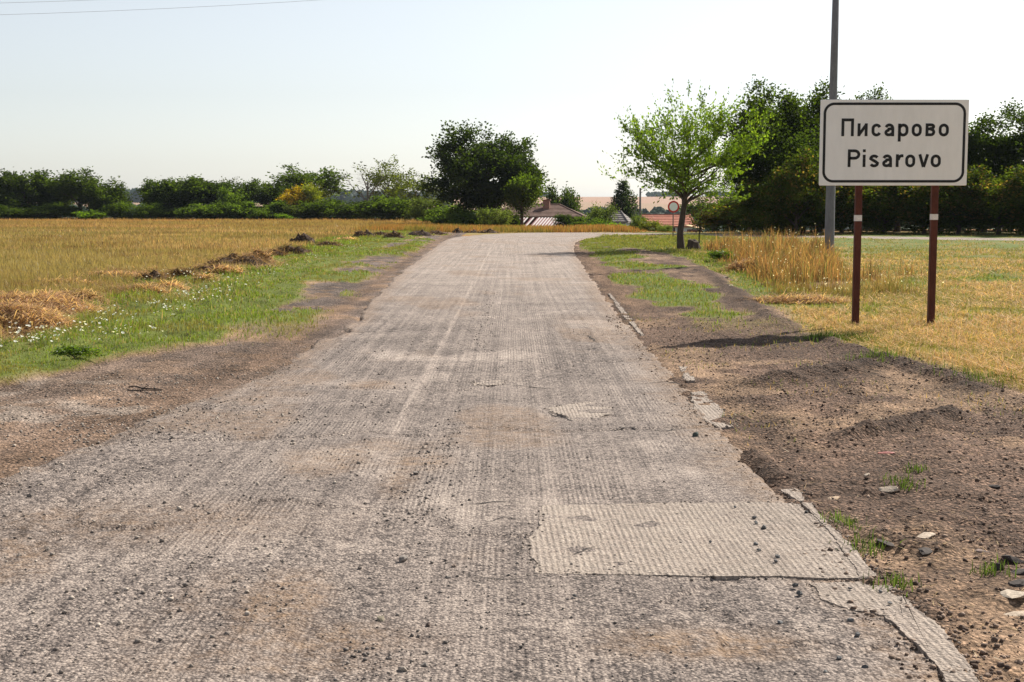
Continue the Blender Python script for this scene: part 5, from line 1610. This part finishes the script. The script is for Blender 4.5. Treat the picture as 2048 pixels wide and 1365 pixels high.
# ------------------------------------------------------------------ village below the bend
def hip_house(name, u0, u1, v_eave, v_ridge, Y, dep, ridge, label, wallm, tilem, rz=0.0, courses=9, chimney=None, wins=(), over=.4, wall_to=None, group='village houses'):
    x0, x1 = PX(u0, Y), PX(u1, Y); cx_ = (x0 + x1) / 2; wd = x1 - x0
    ze, zr2 = PZ(v_eave, Y), PZ(v_ridge, Y)
    zg = gz1(cx_, Y + dep / 2)
    h = empty(name, (cx_, Y + dep / 2, zg), rz)
    ze -= zg; zr2 -= zg
    m = MB(); m.box((0, 0, ze / 2 - .25), (wd - 2 * over, dep - 2 * over, ze + .5)); wall = m.build('wall', M[wallm], h)
    # roof body under the courses
    rl = ridge * wd / 2
    m = MB()
    V = [(-wd / 2, -dep / 2, ze), (wd / 2, -dep / 2, ze), (wd / 2, dep / 2, ze), (-wd / 2, dep / 2, ze), (-rl, 0, zr2), (rl, 0, zr2)]
    V += [(a, b, c_ - .12) for a, b, c_ in V[:4]]
    m.add(V, [(0, 1, 5, 4), (1, 2, 5), (2, 3, 4, 5), (3, 0, 4), (0, 6, 7, 1), (1, 7, 8, 2), (2, 8, 9, 3), (3, 9, 6, 0), (6, 9, 8, 7)])
    roof = m.build('roof', M[tilem], h)
    nrm_y = Vector((0, -(zr2 - ze), dep / 2)).normalized()
    for k in range(courses):        # tile courses on the slope facing the road and the right hip
        t0, t1 = k / courses, (k + 1.06) / courses
        t1 = min(t1, 1.0)
        def pt(t, sgn): return Vector((sgn * (wd / 2 + (rl - wd / 2) * t), -dep / 2 * (1 - t), ze + (zr2 - ze) * t))
        a, b, c_, d_ = pt(t0, -1), pt(t0, 1), pt(t1, 1), pt(t1, -1)
        up0 = Vector((0, -.02, .07)); up1 = Vector((0, 0, .015))
        m = MB(); m.add([a + up0, b + up0, c_ + up1, d_ + up1, a, b], [(0, 1, 2, 3), (4, 5, 1, 0)])
        m.build('tile_course', M[tilem], roof)
        def ph(t, sgn): return Vector((wd / 2 + (rl - wd / 2) * t, sgn * dep / 2 * (1 - t), ze + (zr2 - ze) * t))
        a, b, c_, d_ = ph(t0, -1), ph(t0, 1), ph(t1, 1), ph(t1, -1)
        up0 = Vector((.02, 0, .065))
        m = MB(); m.add([a + up0, b + up0, c_ + up1, d_ + up1, a, b], [(0, 1, 2, 3), (4, 5, 1, 0)])
        m.build('tile_course', M[tilem], roof)
    for (p0, p1) in (((wd / 2, -dep / 2, ze + .06), (rl, 0, zr2 + .05)), ((-rl, 0, zr2 + .05), (rl, 0, zr2 + .05)), ((-wd / 2, -dep / 2, ze + .06), (-rl, 0, zr2 + .05))):
        m = MB(); m.tube([p0, p1], .09, 6); m.build('ridge_tiles', M[tilem], roof)
    if chimney:
        uc, vt, wc = chimney
        xc = PX(uc, Y) - cx_; zt = PZ(vt, Y) - zg
        m = MB(); m.box((xc, -dep * .16, (zt + ze) / 2), (wc, wc * .9, zt - ze)); ch = m.build('chimney', M['brick'], roof)
        m = MB(); m.box((xc, -dep * .16, zt + .04), (wc * 1.25, wc * 1.15, .10)); m.build('chimney_cap', M['brick'], ch)
    for (uw, vw, ww_, hw_) in wins:
        xw = PX(uw, Y) - cx_; zw = PZ(vw, Y) - zg
        yf = -dep / 2 + over
        m = MB(); m.box((xw, yf - .02, zw), (ww_, .06, hw_)); wn = m.build('window', M['signwhite'], wall)
        for sx_ in (-1, 1):
            m = MB(); m.box((xw + sx_ * ww_ * .23, yf - .055, zw), (ww_ * .38, .02, hw_ * .84)); m.build('pane', M['glass'], wn)
    return tag(h, label, 'house', group), zg


hip_house('house', 975, 1177, 434, 410, 146, 9.5, .45, 'old house with brown hipped tile roof and brick chimney below the road bend', 'plasterdark', 'tile', R(-6), 9, (1097, 401, .75))
hip_house('house', 1212, 1264, 444, 424, 152, 4.2, .25, 'small house with grey hipped roof and white wall beside the conifer', 'plaster', 'tilegrey', R(-14), 5, None, ((1232, 452, .5, .6),))
hip_house('house', 1283, 1388, 453, 431, 168, 7.0, .97, 'white house with long red tile roof behind the round traffic sign', 'plaster', 'tilered', R(3), 7, None, ((1342, 461, .8, .9), (1357, 461, .8, .9), (1325, 461, .8, .9)))
# lean-to with pale orange roof
Yl = 160.0
xl0 = PX(1386, Yl); zg = gz1(xl0, Yl)
lt = empty('shed', (xl0, Yl, zg), R(-20))
zt, zl = PZ(450, Yl) - zg, PZ(459, Yl) - zg
m = MB(); m.box((0, .6, zl / 2 - .2), (1.5, 1.6, zl + .4)); m.build('wall', M['plasterdark'], lt)
m = MB(); m.add([(-.95, -.5, zt), (1.1, -.5, zl + .1), (1.1, 1.6, zl + .1), (-.95, 1.6, zt), (-.95, -.5, zt - .1), (1.1, -.5, zl), (1.1, 1.6, zl), (-.95, 1.6, zt - .1)], [(0, 1, 2, 3), (4, 7, 6, 5), (0, 4, 5, 1), (1, 5, 6, 2), (2, 6, 7, 3), (3, 7, 4, 0)])
m.build('roof', M['yellowwall'], lt)
tag(lt, 'small shed with pale orange lean-to roof right of the young tree trunk', 'shed')
# striped lean-to roof in front of the old house
Yb = 133.0
bx0, bx1 = PX(1013, Yb), PX(1119, Yb)
zb_, zt_ = PZ(456, Yb), PZ(436, Yb + 4.5)
zg = gz1((bx0 + bx1) / 2, Yb)
ln = empty('lean_to', ((bx0 + bx1) / 2, Yb, zg))
tag(ln, 'lean-to roof of red metal sheets with ridges whitened as sun glint before the old house', 'lean-to')
hwid = (bx1 - bx0) / 2
nstr = 17
for k in range(nstr):
    xa = -hwid + 2 * hwid * k / nstr; xb_ = -hwid + 2 * hwid * (k + 1) / nstr
    if k in (4, 6): continue
    for (p, q_, mt, lift) in ((0, .62, 'sheetred', 0), (.60, 1.0, 'sheetglint', .05)):  # raised white strips stand in for sun glancing off the ridges
        x_0 = xa + (xb_ - xa) * p; x_1 = xa + (xb_ - xa) * q_; sh = .95
        V = [(x_0, 0, zb_ - zg + lift), (x_1, 0, zb_ - zg + lift), (x_1 + sh, 4.5, zt_ - zg + lift), (x_0 + sh, 4.5, zt_ - zg + lift)]
        V += [(a, b, c_ - .06) for a, b, c_ in V]
        m = MB(); m.add(V, [(0, 1, 2, 3), (4, 7, 6, 5), (0, 4, 5, 1), (1, 5, 6, 2), (2, 6, 7, 3), (3, 7, 4, 0)])
        m.build('roof_strip', M[mt], ln)
for xp in (-hwid + .1, 0, hwid - .1):
    m = MB(); m.tube([(xp, .15, -.2), (xp, .15, zb_ - zg - .06)], .06, 6); m.build('post', M['wood'], ln)
m = MB(); m.box((0.45, 4.3, (zt_ - zg) / 2 - .2), (2 * hwid, .12, zt_ - zg)); m.build('back_wall', M['plasterdark'], ln)

# utility pole with stays
Yu = 150.0
xu = PX(1279, Yu); zg = gz1(xu, Yu)
up_ = empty('utility_pole', (xu, Yu, zg))
ht = PZ(377, Yu) - zg
m = MB(); m.tube([(0, 0, -.3), (0, 0, ht * .5), (0, 0, ht)], [.15, .13, .10], 9); m.build('shaft', M['wood'], up_, True)
for dxx in (-1.35, -1.0):
    m = MB(); m.tube([(-.1 + dxx * .15, 0, ht * .72), (dxx, -.3, ht * .32)], .035, 5); m.build('stay', M['barkgrey'], up_)
for zz in (ht - .15, ht - .5):
    m = MB(); m.tube([(-.0, -.10, zz), (.18, -.12, zz), (.2, -.12, zz + .12)], .035, 5); m.build('insulator', M['polegrey'], up_)
tag(up_, 'wooden utility pole with stays beside the dark conifer', 'utility pole')
# fence posts at the bend
for (u, v0, v1, Yp, lab, ln_) in ((1108, 445, 462, 95, 'pale fence post in the rust grass before the striped roof', 0), (1128, 446, 466, 91, 'dark leaning fence post in the rust grass beyond the bend', -.10)):
    xp = PX(u, Yp); zg = gz1(xp, Yp)
    m = MB(); m.tube([(0, 0, -.2), (ln_ * .5, 0, .4), (ln_, 0, PZ(v0, Yp) - zg)], [.045, .045, .04], 7)
    tag(m.build('fence_post', M['barkgrey'] if ln_ == 0 else M['bark'], loc=(xp, Yp, zg)), lab, 'fence post', 'fence posts')


# conifer
def make_conifer(seed, Ht, rad):
    r = np.random.default_rng(seed); rp = random.Random(seed)
    m = MB(); m.tube([(0, 0, -.2), (0, 0, Ht * .5), (0, 0, Ht)], [.20, .12, .02], 7, False)
    tips = []; ax = []
    for k in range(26):
        t = k / 25.0; zz = Ht * (.06 + .92 * t); L = rad * (1 - t) ** .75 * 1.0 + .18
        nb = max(4, int(9 * (1 - t) + 3))
        for j in range(nb):
            a = j * 2 * math.pi / nb + k * 1.3 + rp.uniform(-.25, .25); l2 = L * rp.uniform(.72, 1.15)
            e = Vector((math.cos(a) * l2, math.sin(a) * l2, zz + l2 * .22))
            s = Vector((0, 0, zz))
            m.tube([s, s.lerp(e, .5) - Vector((0, 0, .05 * l2)), e], [.035, .022, .01], 3, False)
            nn_ = int(18 + 34 * l2)
            tt = r.random(nn_) ** .6
            p = np.array(s)[None] + (np.array(e - s))[None] * tt[:, None] + r.normal(0, .16, (nn_, 3)) * np.array([1, 1, .7])
            tips.append(p); ax.append(np.repeat(np.array((e - s).normalized())[None] + [[0, 0, .4]], nn_, 0))
    P_ = np.concatenate(tips); A_ = np.concatenate(ax); n = len(P_)
    col = np.array((.016, .028, .017)) * (1 - r.random((n, 1))) + np.array((.040, .055, .028)) * r.random((n, 1))
    return m.me('trunk', True), leaves_mesh('crown', P_, np.full(n, .30), np.full(n, .11), col, seed, .2, A_)


Yc = 165.0
CN = make_conifer(71, 8.4, 2.5)
xc = PX(1245, Yc); zg = gz1(xc, Yc)
plant('conifer', CN, (xc, Yc, zg), (1.25, 1.25, (PZ(361, Yc) - zg) / 8.5), .2, 'dark conical conifer in the village below the bend', 'tree', 'village trees')
GV_ = 'village trees'
put(HB[0], 1132, 380, 66, 178, 'tree', 'round green tree behind the brown tile roof', 'tree', GV_, 1.1)
put(GREYB, 1198, 412, 54, 140, 'tree', 'grey-green fruit tree between brown roof and conifer', 'tree', GV_, 2.3)
put(HB[2], 1172, 436, 80, 126, 'bush', 'bright green hedge bush below the brown roof', 'bush', GV_, .4, leafm='leaf')
put(LIME, 1212, 444, 66, 122, 'bush', 'lime green low bush below the fruit tree', 'bush', GV_, 3.0, leafm='leaf')
put(HB[1], 1130, 430, 30, 125, 'bush', 'small dark bush at the right end of the striped roof', 'bush', GV_, 3.0)
put(GREYB, 1277, 432, 28, 140, 'bush', 'pale bush at the foot of the utility pole', 'bush', GV_, 1.0)
put(YELLOW, 1298, 440, 40, 118, 'bush', 'yellowish bush before the white house', 'bush', GV_, 5.0)
put(GREYB, 1328, 450, 30, 110, 'bush', 'small grey bush in front of the white house wall', 'bush', GV_, 4.0)
put(HB[3], 1425, 395, 90, 150, 'tree', 'shaded tree right behind the young tree', 'tree', GV_, 4.1)
put(HB[0], 1490, 390, 110, 140, 'tree', 'dim tree in the gap between young tree and tree wall', 'tree', GV_, 2.1)


# ------------------------------------------------------------------ far woods
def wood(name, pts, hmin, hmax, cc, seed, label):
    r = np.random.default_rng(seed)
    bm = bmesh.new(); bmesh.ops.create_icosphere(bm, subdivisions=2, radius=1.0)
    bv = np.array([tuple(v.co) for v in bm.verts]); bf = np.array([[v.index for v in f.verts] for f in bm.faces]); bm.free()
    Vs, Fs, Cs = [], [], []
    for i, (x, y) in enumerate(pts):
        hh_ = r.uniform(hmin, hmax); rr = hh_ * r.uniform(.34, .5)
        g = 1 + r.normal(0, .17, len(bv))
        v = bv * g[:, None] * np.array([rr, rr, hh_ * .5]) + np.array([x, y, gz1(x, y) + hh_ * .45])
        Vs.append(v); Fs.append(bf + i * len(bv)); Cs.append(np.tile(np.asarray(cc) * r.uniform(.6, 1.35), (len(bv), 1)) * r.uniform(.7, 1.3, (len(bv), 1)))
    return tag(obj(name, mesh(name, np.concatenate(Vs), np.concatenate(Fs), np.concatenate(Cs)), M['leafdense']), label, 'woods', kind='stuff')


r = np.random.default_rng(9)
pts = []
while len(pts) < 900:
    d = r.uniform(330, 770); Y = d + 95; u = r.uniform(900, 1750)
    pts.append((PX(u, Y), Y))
wood('valley_woods', pts, 5, 8, (.040, .062, .042), 401, 'woods tinted blue-green for haze, filling the valley behind the village')  # bluish share of the crown colour stands for distance haze
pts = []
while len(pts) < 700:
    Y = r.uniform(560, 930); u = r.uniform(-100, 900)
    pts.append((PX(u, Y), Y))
wood('valley_woods', pts, 5, 9, (.040, .062, .042), 402, 'woods in the valley behind the left tree line')  # same haze tint in the leaf colour
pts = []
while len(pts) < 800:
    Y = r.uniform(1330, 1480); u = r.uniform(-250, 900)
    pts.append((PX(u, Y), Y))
wood('ridge_forest', pts, 10, 14, (.032, .050, .042), 403, 'forest tinted blue for haze on the ridge at left')  # haze of the distance painted into the crowns as extra blue
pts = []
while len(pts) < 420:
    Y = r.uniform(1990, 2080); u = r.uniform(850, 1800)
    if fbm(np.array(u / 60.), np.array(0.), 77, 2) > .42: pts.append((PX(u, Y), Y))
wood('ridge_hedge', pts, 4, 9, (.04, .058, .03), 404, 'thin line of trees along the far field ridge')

# ------------------------------------------------------------------ haze
hm, t, out = new_mat('haze')
pv = t.nodes.new('ShaderNodeVolumePrincipled')
pv.inputs['Color'].default_value = (0.74, 0.86, 1.0, 1)
pv.inputs['Density'].default_value = 0.00007
pv.inputs['Anisotropy'].default_value = 0.1
t.links.new(pv.outputs[0], out.inputs['Volume'])
zmin = float(GZ.min()) - 1.5
m = MB(); m.box((0, 2300, (zmin + 45) / 2), (11000, 5800, 45 - zmin))
hz_o = m.build('haze', hm)
tag(hz_o, 'thin summer haze over the valley', kind='stuff')
